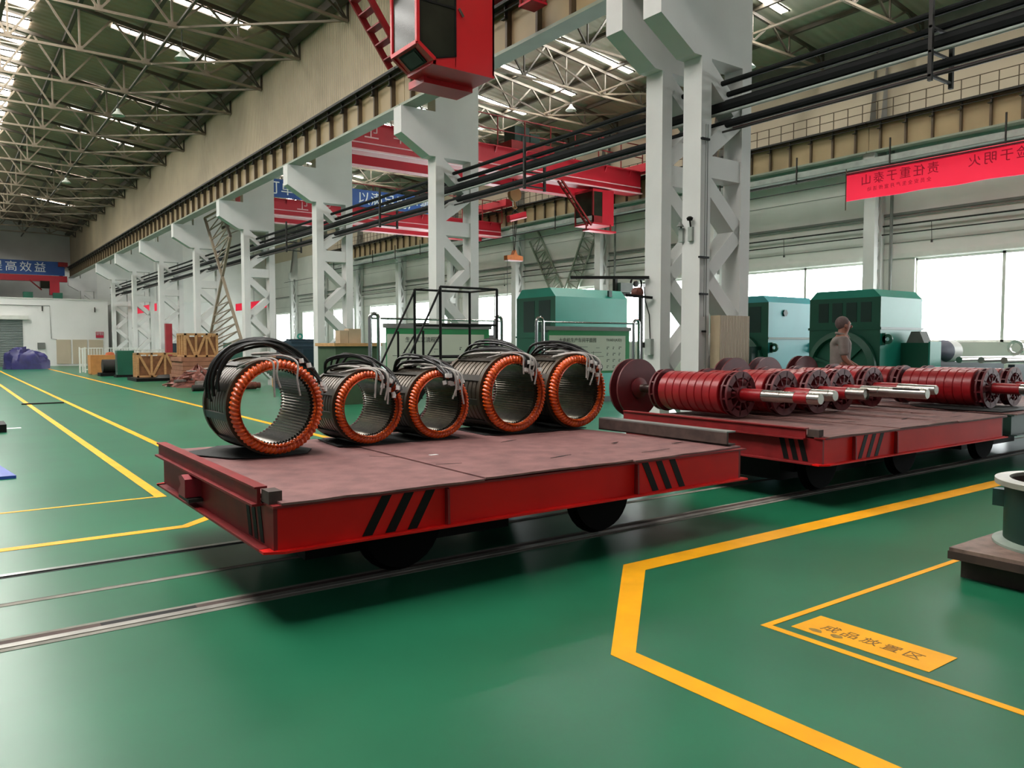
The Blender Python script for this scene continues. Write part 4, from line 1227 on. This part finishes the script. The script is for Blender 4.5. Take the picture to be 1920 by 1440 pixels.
# end building
eb = T('end_building', 'white single-storey room building at the far end of the left bay', 'building', (2, 57, 0))
MB().box(-8, 8.62, 55.5, 59.5, 0, 4.08).build('wall', M_endwall, eb)
MB().box(-8.05, 8.66, 55.46, 59.55, 4.08, 4.14).build('roof_edge', M_railw, eb)
d_ = MB().box(1.2, 3.98, 55.44, 55.5, 0, 2.78).build('roller_shutter', M_shutter, eb)
MB().box(.9, 4.3, 55.3, 55.5, 2.82, 3.05).build('shutter_housing', M_railw, eb)
for a, b in ((5.72, 6.5), (6.6, 7.4), (7.5, 8.3)):
    MB().box(a, b, 55.46, 55.5, .12, 1.62).build('low_panel', M_beigeflat, eb)
MB().tube([(-4, 55.46, 3.68), (5.42, 55.46, 3.68), (5.46, 55.46, 1.68), (5.75, 55.46, 1.62)], .018, 6).build('conduit', M_grey, eb)
for xx in (5.0, 7.85):
    MB().box(xx, xx + .05, 55.42, 55.5, 3.35, 3.65).build('wall_lamp', M_dark, eb)
wp = tag(MB().box(4.72, 5.12, 55.4, 55.49, 1.05, 1.43).build('wall_cabinet', M_grey), 'square grey cabinet on the end building wall right of the shutter', 'cabinet')
tag(MB().box(4.42, 4.68, 55.36, 55.49, .72, .92).build('socket_box', M_grey), 'small socket box below the grey wall cabinet', 'box')
rs = T('warning_sign', 'small red sign with white writing on the end building', 'sign', (8.1, 55.47, 1.95))
MB().box(7.9, 8.34, 55.45, 55.49, 1.74, 2.12).build('board', M_signr, rs)
text('lettering', '库房重地\n闲人免进', M_signw, rs, .1, (8.12, 55.445, 1.99), (1, 0, 0), (0, 0, 1), 'CENTER', .002)
for (xx, lab) in ((4.4, 'left'), (6.0, 'right')):
    tag(MB().box(xx - .25, xx + .25, 56.5, 57.0, 4.145, 4.55).build('green_crate', M_green), 'small green box on the end building roof, %s one' % lab, 'box')
tag(MB().box(1.9, 2.6, 55.0, 55.3, .001, .02).box(4.0 - .7, 4.0 - .1, 54.6, 55.0, .001, .62).build('dark_box', M_greend), 'dark box in front of the roller shutter', 'box')
# blue tarpaulin heap
tp = MB()
n, m_ = 28, 10
vs = []; fs = []
rg = random.Random(4)
for i in range(m_ + 1):
    th = (PI / 2) * i / m_
    for k in range(n):
        ph = 2 * PI * k / n
        q = 1 + .09 * math.sin(5 * ph + 3 * th) + .06 * math.sin(11 * ph - 4 * th) + rg.uniform(-.03, .03)
        sx = abs(math.cos(ph)) ** .7 * (1 if math.cos(ph) > 0 else -1)
        vs.append((3.7 + 1.02 * q * sx * math.sin(th) ** .6, 49.6 + .7 * q * math.sin(ph) * math.sin(th) ** .6, max(0.001, 1.0 * q * math.cos(th) ** .7 * (1 - .12 * math.cos(ph)))))
for i in range(m_):
    for k in range(n):
        fs.append((i * n + k, i * n + (k + 1) % n, (i + 1) * n + (k + 1) % n, (i + 1) * n + k))
tp.add(vs, fs, True)
tag(tp.build('tarpaulin_heap', M_tarp), 'violet blue tarpaulin heap on the floor by the end building', 'tarpaulin')

# inner white block beyond the end building
wb = T('white_cubicle', 'plain white block room right of the end building', 'building', (11, 58, 0))
MB().box(9.4, 14.5, 50.5, 62, 0, 3.9).build('wall', M_endwall, wb)
MB().box(9.35, 14.55, 50.45, 62, 3.9, 4.0).build('roof_edge', M_railw, wb)
MB().tube([(9.38, 50.4, .3), (9.38, 50.4, 2.2), (9.1, 50.4, 2.3)], .05, 6).build('pipe', M_grey, wb)

# white railings
def railing(x0, x1, y, h, label, n):
    t = T('railing', label, 'railing', ((x0 + x1) / 2, y, 0), 'white railings')
    for z in (h, .12):
        MB().box(x0, x1, y - .02, y + .02, z - .02, z + .02).build('rail', M_railw, t)
    for i in range(n + 1):
        xx = x0 + (x1 - x0) * i / n
        w = .04 if i in (0, n) else .012
        MB().box(xx - w, xx + w, y - .02, y + .02, 0, h).build('baluster', M_railw, t)
    return t
railing(5.45, 7.9, 42.4, 1.15, 'white railing behind the orange plywood box', 20)
railing(6.5, 7.75, 36.0, 1.1, 'white railing behind the open timber crate', 22)
t = T('railing', 'short white gate post pair left of the plywood box', 'railing', (5.3, 41.5, 0), 'white railings')
for xx in (5.2, 5.42):
    MB().box(xx - .03, xx + .03, 41.4, 41.46, 0, 1.2).build('post', M_railw, t)
MB().box(5.2, 5.42, 41.41, 41.45, 1.1, 1.14).box(5.2, 5.42, 41.41, 41.45, .3, .34).build('rail', M_railw, t)

# crates and machines on the left
pb = T('plywood_box', 'orange plywood box left of the dark green cabinet', 'box', (6.2, 39, 0))
MB().box(5.26, 6.4, 38.6, 39.4, .03, .86).build('body', M_ply, pb)
MB().box(5.3, 5.45, 38.6, 39.4, 0, .03).box(6.2, 6.35, 38.6, 39.4, 0, .03).build('skid', M_wood, pb)
tag(MB().lathe([(.001, .14), (.16, .1), (.2, 0), (.001, 0)], 2, (6.1, 39.0, .861), 12).build('canvas_bag', M('orange red cloth', '#a5532c', .8)), 'orange red bundle on top of the plywood box', 'bag')
mp = T('machine_part', 'dark machined part on a black skid before the plywood box', 'machine part', (6.1, 37, 0))
MB().box(5.32, 6.15, 36.4, 37.2, 0.001, .14).build('skid', M_black, mp)
MB().lathe([(.05, 0), (.28, 0), (.28, .5), (.2, .6), (.05, .6)], 0, (5.45, 36.8, .421), 18).build('body', M_dark, mp)
MB().lathe([(.02, .6), (.09, .6), (.09, .85)], 0, (5.45, 36.8, .421), 12).build('shaft', M_shaft, mp)
gc = T('green_cabinet', 'dark green steel cabinet beside the open timber crate', 'cabinet', (6.6, 35.4, 0))
MB().box(5.74, 6.36, 35.0, 35.5, .1, 1.08).build('body', M_green, gc)
MB().box(5.68, 6.42, 34.94, 35.56, 0, .1).build('skid', M_black, gc)
MB().box(5.732, 5.74, 35.05, 35.35, .2, 1.0).build('door', M_greend, gc)
def crate(x0, x1, y0, y1, z0, z1, label, solid=False):
    t = T('timber_crate', label, 'crate', ((x0 + x1) / 2, (y0 + y1) / 2, z0), 'timber crates')
    w = .07
    for z in (z0 + .03, z1 - .035):
        MB().box(x0, x1, y0, y0 + w, z - .03, z + .035).box(x0, x1, y1 - w, y1, z - .03, z + .035).box(x0, x0 + w, y0, y1, z - .03, z + .035).box(x1 - w, x1, y0, y1, z - .03, z + .035).build('frame_rail', M_wood, t)
    n = 3
    for (yy) in (y0, y1 - w):
        for i in range(n + 1):
            xx = x0 + (x1 - x0 - w) * i / n
            MB().box(xx, xx + w, yy, yy + w, z0, z1).build('upright', M_wood, t)
            if i < n:
                xb = x0 + (x1 - x0 - w) * (i + 1) / n
                a, b = ((xx + w, z0 + .05), (xb, z1 - .05)) if i % 2 else ((xx + w, z1 - .05), (xb, z0 + .05))
                MB().bar((a[0], yy + w / 2, a[1]), (b[0], yy + w / 2, b[1]), .05, .08).build('brace', M_wood, t)
    for xx in (x0, x1 - w):
        for i in range(1, 3):
            yy = y0 + (y1 - y0) * i / 3
            MB().box(xx, xx + w, yy - .04, yy + .04, z0, z1).build('upright', M_wood, t)
    if solid:
        MB().box(x0 + w, x1 - w, y0 + w, y1 - w, z0 + .02, z1 - .12).build('packed_load', M('brown packing', '#7c5434', .8, 0, .3, 6), t)
    return t
crate(5.78, 7.25, 31.3, 32.1, .12, 1.02, 'open timber crate on a black tray left of the scrap heap', True)
bt = tag(MB().box(5.6, 7.4, 30.5, 32.2, 0.001, .11).build('skid_tray', M_black), 'black steel tray under the open timber crate', 'tray')
tag(MB().lathe([(.001, .12), (.3, .1), (.42, 0), (.001, 0)], 2, (6.7, 30.85, .112), 16).build('steel_disc', M_dark), 'dark disc lying on the black tray', 'disc')
crate(6.75, 8.0 - .12, 28.4, 29.5, .9, 1.72, 'upper timber crate standing on stacked boards', True)
st = T('board_stack', 'stack of reddish boards carrying the upper timber crate', 'stack', (7.3, 29, 0))
for i in range(6):
    MB().box(6.6 + RNG.uniform(-.05, .05), 7.88, 28.2, 29.8, .001 + .15 * i, .14 + .15 * i).build('board', M('red brown board', '#8a5c44', .8, 0, .2, 4), st)
tag(MB().bar((7.0, 24.6, .8), (8.6, 24.3, .92), .1).box(7.1, 7.2, 24.5, 24.65, 0, .78).box(8.4, 8.5, 24.3, 24.42, 0, .86).build('timber_trestle', M_wood), 'long timber beam on legs right of the crates', 'beam')
# scrap heap: individual pieces
pile = T('scrap_heap', 'heap of rusty copper-coloured scrap in front of the boards', 'scrap heap', (7, 25, 0))
vs = []; fs = []
rg = random.Random(9)
n, m_ = 30, 8
for i in range(m_ + 1):
    f_ = i / m_
    for k in range(n):
        ph = 2 * PI * k / n
        rr = 1 - f_
        q = 1 + rg.uniform(-.2, .2)
        vs.append((6.65 + .95 * rr * q * math.cos(ph), 26.3 + 1.3 * rr * q * math.sin(ph), max(.001, .62 * f_ ** .8 * (1 + rg.uniform(-.25, .2)))))
for i in range(m_):
    for k in range(n):
        fs.append((i * n + k, i * n + (k + 1) % n, (i + 1) * n + (k + 1) % n, (i + 1) * n + k))
MB().add(vs, fs).build('heap', M_scrap, pile)
for i in range(24):
    a = rg.uniform(0, 2 * PI); rr = rg.uniform(.2, .95)
    p = Vector((6.65 + .85 * rr * math.cos(a), 26.3 + 1.2 * rr * math.sin(a), .55 * (1 - rr) + .1))
    d = Vector((rg.uniform(-.4, .4), rg.uniform(-.4, .4), rg.uniform(-.1, .1)))
    MB().tube([p, p + d], rg.uniform(.02, .06), 7).build('rod', rg.choice([M_scrap, M_scrapm]), pile)
for i, (x, y, r_, ln, lab) in enumerate(((6.0, 24.0, .13, .5, 'pale shaft end in front of the scrap heap'), (6.65, 24.2, .15, .3, 'grey bearing ring beside the scrap heap'), (6.9, 23.5, .11, .7, 'rusty shaft lying left of the stators'), (5.75, 23.4, .09, .6, 'dark pipe stub nearest the stators'))):
    tag(MB().lathe([(r_ * .3, 0), (r_, 0), (r_, ln), (r_ * .8, ln), (r_ * .8, ln + .12), (r_ * .3, ln + .12)], 0, (x, y, r_ + .002), 18).build('scrap_shaft', (M_scrapm, M_scrapm, M_scrap, M_dark)[i]), lab, 'scrap part')
rp = tag(MB().box(7.6, 7.85, 35.0, 35.25, 0, 2.2).build('red_post', M_post), 'dark red post standing behind the open timber crate', 'post')
nv = T('navy_cabinet', 'dark blue machine cabinet behind the upper crate', 'cabinet', (8.45, 36.6, 0))
MB().box(8.1, 8.8, 36.3, 36.9, .05, 1.38).build('body', M_navy, nv)
MB().box(8.15, 8.75, 36.35, 36.85, 0, .05).build('plinth', M_black, nv)
tc = T('teal_cabinet', 'small teal cabinet left of the lattice brace foot', 'cabinet', (10.1, 34.1, 0))
MB().box(9.75, 10.4, 33.8, 34.4, .05, 1.4).build('body', M_green, tc)
MB().box(9.78, 10.37, 33.83, 34.37, 0, .05).build('plinth', M_black, tc)
# middle: dark blue motor and olive machine base
dm = T('blue_motor', 'dark blue ribbed motor behind the first stator', 'electric motor', (8.85, 23.0, 0))
MB().box(8.2, 9.45, 22.4, 23.6, 0, .3).build('base', M_navy, dm)
MB().lathe([(.2, 0), (.6, 0), (.64, .1), (.64, 1.05), (.5, 1.15), (.2, 1.15)], 0, (8.25, 23.0, .82), 30).build('frame', M_navy, dm)
for k in range(10):
    a = PI * k / 9
    MB().box(8.4, 9.25, 23.0 + .64 * math.cos(a) - .015, 23.0 + .64 * math.cos(a) + .015, .82 + .64 * math.sin(a) - .03, .82 + .64 * math.sin(a) + .05).build('cooling_fin', M_navy, dm)
MB().box(8.6, 9.0, 22.25, 22.5, .8, 1.2).build('terminal_box', M_navy, dm)
MB().lathe([(.05, 0), (.09, 0), (.09, .03), (.05, .03)], 1, (8.8, 23.0, 1.58), 14, False, True).build('lifting_eye', M_teal, dm)
om = T('olive_machine', 'olive green machine block with a wooden top behind the second stator', 'machine', (8, 16.5, 0))
MB().box(7.0, 8.05, 16.2, 17.2, 0, 1.3).build('body', M_olive, om)
MB().box(6.95, 8.1, 16.15, 17.25, 1.3, 1.37).build('wooden_top', M_wood, om)
MB().lathe([(.02, -.02), (.07, -.02), (.07, .0)], 1, (7.7, 16.2, 1.02), 14).build('port', M_black, om)
for i, (a, b, h_) in enumerate(((7.15, 7.35, .28), (7.36, 7.65, .32))):
    tag(MB().box(a, b, 16.3, 16.55, 1.372, 1.372 + h_).build('carton', M('beige carton', '#a8957a', .8)), ('small taller' if i else 'small left') + ' beige carton on the wooden machine top', 'carton')
bk = T('dark_machine', 'large dark maroon machine behind the left notice board', 'machine', (9.2, 20.5, 0))
MB().box(10.6, 13.4, 19.2, 20.6, 0, 1.62).build('body', M('dark maroon paint', '#2a1418', .5), bk)
MB().box(10.6, 11.3, 19.1, 19.2, 0, 1.35).build('grille', M_grey, bk)
MB().box(11.0, 12.4, 19.3, 20.4, 1.62, 1.95).build('hood', M('dark maroon paint', '#2a1418', .5), bk)

# ================================================================== NOTICE BOARDS
def board(x0, x1, y, label, title, head, seed):
    t = T('notice_board', label, 'notice board', ((x0 + x1) / 2, y, 0), 'steel framed notice boards')
    zb, zt = .75, 1.62
    pn = MB().box(x0 + .3, x1 - .3, y - .02, y + .02, zb, zt).build('panel', M_boardg, t)
    MB().box(x0 + .3, x1 - .42, y - .024, y - .02, zb + .05, zt - .1).build('chart_sheet', M_board, pn)
    MB().box(x0 + .25, x1 - .25, y - .03, y + .03, zt, zt + .08).build('light_housing', M_grey, t)
    MB().tube([(x0, y, zt + .16), (x1, y, zt + .16)], .018, 8).build('top_tube', M_chrome, t)
    for a in (x0, x1):
        q = .16 if a == x0 else -.16
        pts = [(a, y, 0), (a, y, 1.78)] + [(a + q / 2 - q / 2 * math.cos(k * PI / 6), y, 1.78 + .08 * math.sin(k * PI / 6)) for k in range(1, 6)] + [(a + q, y, 1.78), (a + q, y, 0)]
        MB().tube(pts, .033, 10).build('bent_post', M_chrome, t)
        MB().box(a - .05 + min(q, 0), a + .05 + max(q, 0), y - .2, y + .2, 0, .04).build('foot', M_grey, t)
    xm = (x0 + x1) / 2
    text('lettering', title, M_ink, pn, .1, (xm - .35, y - .026, zt - .2), (1, 0, 0), (0, 0, 1), 'CENTER', .001)
    if head:
        text('lettering', head, M_ink, pn, .08, (x1 - .75, y - .026, zt - .19), (1, 0, 0), (0, 0, 1), 'CENTER', .001)
    rg = random.Random(seed)
    ln = MB()
    for i in range(16):
        xx = rg.uniform(x0 + .4, x1 - 1.2); zz = rg.uniform(zb + .1, zt - .33); w = rg.uniform(.08, .4)
        if rg.random() < .6: ln.box(xx, xx + w, y - .0255, y - .024, zz, zz + .008)
        else: ln.box(xx, xx + .008, y - .0255, y - .024, zz - w * .3, zz)
    for i in range(4):
        for j in range(3):
            xx = x1 - .95 + .17 * j; zz = zt - .34 - .13 * i
            ln.box(xx, xx + rg.uniform(.03, .08), y - .0255, y - .024, zz, zz + .012).box(xx, xx + .02, y - .0255, y - .024, zz - .04, zz - .01)
    ln.build('chart_lines', M_ink, pn)
    return t
board(9.32, 12.1, 12.0, 'right notice board with a green border and a printed floor plan', '大电机生产车间平面图', 'YHA01(A3D)', 2)
board(5.8, 8.5, 12.0, 'left notice board behind the black access platform', '生产工艺流程图', '', 5)

# ================================================================== ACCESS PLATFORM
ap = T('access_platform', 'black tubular access platform with stairs in front of the left notice board', 'access platform', (6.6, 11, 0))
ax0, ax1, ay0, ay1, zd = 6.15, 7.2, 10.3, 11.1, 1.05
for (x, y) in ((ax0, ay0), (ax1, ay0), (ax0, ay1), (ax1, ay1)):
    MB().tube([(x, y, 0), (x, y, 2.22)], .022, 8).build('post', M_black, ap)
for z in (2.22, 1.65, 1.15):
    for (p, q) in (((ax0, ay0), (ax1, ay0)), ((ax1, ay0), (ax1, ay1)), ((ax0, ay1), (ax1, ay1))):
        MB().tube([(*p, z), (*q, z)], .018, 8).build('rail', M_black, ap)
MB().box(ax0 - .03, ax1 + .03, ay0 - .03, ay1 + .03, zd - .03, zd + .02).build('deck', M_dark, ap)
for y in (ay0, ay1):
    MB().bar((ax0, y, zd), (5.35, y, 0.05), .05, .1).build('stringer', M_black, ap)
    MB().tube([(5.5, y, .95), (ax0 - .1, y, 2.0), (ax0, y, 2.2)], .018, 8).build('stair_rail', M_black, ap)
    MB().tube([(5.5, y, .95), (5.5, y, .22)], .018, 8).build('rail_post', M_black, ap)
    MB().tube([(5.85, y, .65), (5.85, y, 1.55)], .018, 8).build('rail_post', M_black, ap)
    MB().bar((ax0, y, .1), (ax1, y, zd), .04).build('cross_brace', M_black, ap)
    MB().tube([(5.5, y, .55), (ax0, y, 1.5)], .014, 8).build('mid_rail', M_black, ap)
for i in range(5):
    f_ = (i + .6) / 5
    MB().box(ax0 - .8 * f_ - .1, ax0 - .8 * f_ + .1, ay0, ay1, zd * (1 - f_) + .02, zd * (1 - f_) + .045).build('tread', M_dark, ap)

# ================================================================== BANNERS
bn = T('slogan_banner', 'long pink red banner seen from behind with reversed dark characters', 'banner', (18.5, 8, 5.2))
vs = []; fs = []
n = 30
for i in range(n + 1):
    yy = 11.14 - 7.2 * i / n
    w = .02 * math.sin(i * 1.3)
    vs += [(18.5 + w, yy, 4.92 + .01 * math.sin(i)), (18.5 + w * .6, yy, 5.63), (18.508 + w, yy, 4.92 + .01 * math.sin(i)), (18.508 + w * .6, yy, 5.63)]
for i in range(n):
    a = i * 4; b = a + 4
    fs += [(a, a + 1, b + 1, b), (a + 2, b + 2, b + 3, a + 3)]
MB().add(vs, fs, True).build('cloth', M_banner, bn, recalc=False)
MB().box(18.47, 18.5, 3.94, 11.14, 5.56, 5.6).build('hem', M_bannerd, bn)
MB().tube([(18.48, 11.14, 4.7), (18.48, 11.14, 5.72)], .015, 6).build('end_pole', M_stiff, bn)
text('lettering', '责任重于泰山', M_bannerd, bn, .28, (18.465, 9.8, 5.36), (0, -1, 0), (0, 0, 1), 'CENTER', .002, mirror=True, spacing=1.3)
text('lettering', '隐患险于明火', M_bannerd, bn, .28, (18.465, 7.3, 5.36), (0, -1, 0), (0, 0, 1), 'CENTER', .002, mirror=True, spacing=1.3)
text('lettering', '全员安全生产月宣传活动', M_bannerd, bn, .11, (18.465, 9.8, 5.13), (0, -1, 0), (0, 0, 1), 'CENTER', .002, mirror=True, spacing=1.6)
tag(MB().tube([(18.45, 16, 5.62), (18.45, 11.2, 5.60), (18.45, 3.9, 5.58)], .012, 6).build('banner_wire', M_dark), 'wire carrying the pink banner', 'wire')
for (x, ya_, yb2, z0, z1, lab, ck) in ((12.4, 35.5, 41.4, 3.06, 3.42, 'small red banner behind the crossed lattice braces', (8, 9)), (9.25, 44.6, 50.5, 3.1, 3.5, 'tiny red banner far down the right bay', (11, 12))):
    o = T('red_banner', lab, 'banner', (x, (ya_ + yb2) / 2, z0))
    MB().box(x, x + .02, ya_, yb2, z0, z1).build('cloth', M_banner, o)
    for k in ck:
        MB().tube([(x + .01, 11.2 + 3.03 * k, z1 - .02), (x + .01, 11.2 + 3.03 * k, ZBA - .02)], .008, 5).build('cord', M_dark, o)

# ================================================================== COLUMN FITTINGS
cf = T('floodlight', 'twin bracket of small floodlight fittings on the front column', 'floodlight', (7.86, 6.85, 3.0))
MB().lathe([(.001, 0), (.035, .01), (.045, .04), (.02, .06)], 2, (7.84, 6.88, 2.93), 12).build('dark_lamp', M_black, cf)
MB().lathe([(.05, 0), (.02, .04), (.015, .06)], 2, (7.84, 7.04, 2.88), 12).build('horn', M_grey, cf)
for yy in (6.86, 7.02):
    MB().box(7.86, 7.9, yy, yy + .07, 2.68, 2.86).build('fitting', M_pipeg, cf)
    MB().tube([(7.87, yy + .03, 2.86), (7.84, yy + .02, 2.94)], .012, 6).build('bracket', M_dark, cf)
cd = T('conduit_run', 'pair of dark conduits running down the front column', 'conduit', (8.0, 6.74, 2.5))
for xx, z0 in ((7.96, 1.7), (8.0, .0)):
    MB().tube([(xx, 6.735, z0), (xx, 6.735, 4.15)], .007, 6).build('conduit', M_grey, cd)
for z, w in ((2.45, .12), (1.98, .1), (1.5, .04), (3.95, .1)):
    MB().box(7.98 - w, 7.98 + w * .5, 6.722, 6.752, z, z + .025).build('clip_bar', M_black, cd)
sc_ = tag(MB().box(8.12, 8.72, 6.6, 6.755, .0, 1.72).build('slatted_cabinet', M_cream), 'tall cream slatted cabinet standing against the front column', 'cabinet')
sb = T('switch_box', 'small switch box with a wire on the column behind', 'switch box', (7.88, 7.6, 1.3))
MB().box(7.84, 7.9, 7.55, 7.66, 1.2, 1.42).build('case', M_pipeg, sb)
MB().box(7.83, 7.84, 7.66, 7.7, 1.3, 1.37).build('dark_button', M_black, sb)
MB().tube([(7.88, 7.6, 1.42), (7.88, 7.62, 1.75), (7.86, 7.68, 1.95), (7.85, 7.7, 2.2)], .008, 6).build('wire', M_dark, sb)
ca = T('reel_bracket', 'dark bracket arm sticking out left of the close column pair', 'bracket', (7.7, 7.6, 2.2))
MB().bar((7.87, 7.62, 2.26), (7.3, 8.6, 2.3), .04).build('arm', M_black, ca)
MB().bar((7.87, 7.55, 1.98), (7.6, 7.8, 2.02), .035).build('lower_arm', M_black, ca)
MB().lathe([(.02, 0), (.07, .02), (.07, .12), (.02, .14)], 1, (7.78, 7.68, 2.06), 14).build('reel', M_scrap, ca)
fn = T('industrial_fan', 'dark wall fan and lamp cluster beside the teal motor', 'fan', (14.8, 15, 0))
MB().lathe([(.2, 0), (.215, .02), (.215, .06), (.2, .08)], 1, (15.05, 15.0, 2.95), 26, True, True).build('fan_ring', M_dark, fn)
MB().lathe([(.001, 0), (.08, .02), (.08, .08)], 1, (15.05, 15.0, 2.95), 12).build('hub', M_dark, fn)
MB().box(14.3, 15.3, 15.02, 15.06, 2.62, 2.7).box(14.25, 14.33, 15.0, 15.1, 0, 3.1).box(15.2, 15.28, 15.0, 15.1, 0, 2.7).build('stand', M_dark, fn)
MB().box(14.35, 14.8, 14.9, 15.1, 2.7, 2.95).build('motor_case', M_grey, fn)
MB().box(14.3, 15.5, 14.96, 15.0, 3.06, 3.1).build('cross_arm', M_black, fn)

# ================================================================== RIGHT SIDE BEHIND THE ROTORS
wt = T('polished_shafts', 'row of polished shafts on a low rack at the far right', 'shaft rack', (15, 6.2, 0))
MB().box(13.9, 17.5, 5.4, 5.5, 0, 1.02).box(13.9, 17.5, 7.0, 7.1, 0, 1.02).build('rack_leg', M_navy, wt)
for i in range(3):
    MB().tube([(14.0, 5.6 + .35 * i, 1.08), (17.4, 5.6 + .35 * i, 1.08)], .055, 14).build('shaft', M_shaft, wt)
wm = T('covered_roller', 'grey rounded cover with a white drum end on the far rack', 'machine part', (14.9, 6.7, 1.15))
MB().lathe([(.02, -.5), (.12, -.3), (.2, 0), (.2, .02)], 0, (14.6, 6.85, 1.22), 20).build('grey_cover', M('slate cover', '#565a68', .6), wm)
MB().lathe([(.2, .02), (.2, .32), (.12, .36)], 0, (14.6, 6.85, 1.22), 20).build('drum', M_railw, wm)
MB().box(14.2, 14.9, 6.8, 6.9, 1.02, 1.1).build('cradle', M_navy, wm)
tag(MB().lathe([(.09, 0), (.14, 0), (.14, .06), (.09, .06)], 0, (16.2, 6.3, 1.28), 20, True, True).build('steel_ring', M_shaft), 'bright steel ring standing on the far rack', 'ring')
tag(MB().lathe([(.001, .18), (.07, .16), (.09, .08), (.07, 0), (.001, 0)], 2, (15.6, 7.6, 0), 16).build('blue_bucket', M('cyan plastic', '#2f9ec4', .4)), 'cyan plastic bucket by the far rack', 'bucket')

# ================================================================== LEFT EDGE BITS
bp_ = tag(MB().prism([(-.6, 9.26), (.57, 9.26), (.47, 10.2), (-.6, 10.2)], 2, .001, .03).build('blue_plate', M_bluepl), 'blue painted plate lying on the floor at the left edge', 'plate')
tag(MB().box(-.3, .77, 14.2, 14.9, .001, .12).build('black_block', M_black), 'black block at the left edge of the floor', 'block')
tag(MB().box(1.4, 2.22, 20.4, 20.48, .001, .03).build('iron_bar', M_dark), 'thin dark iron bar lying across the far floor', 'bar')
tag(MB().box(.8, 1.0, 14.75, 14.9, .0005, .003).build('paper_sheet', M_paper), 'white paper on the floor near the black block', 'paper')
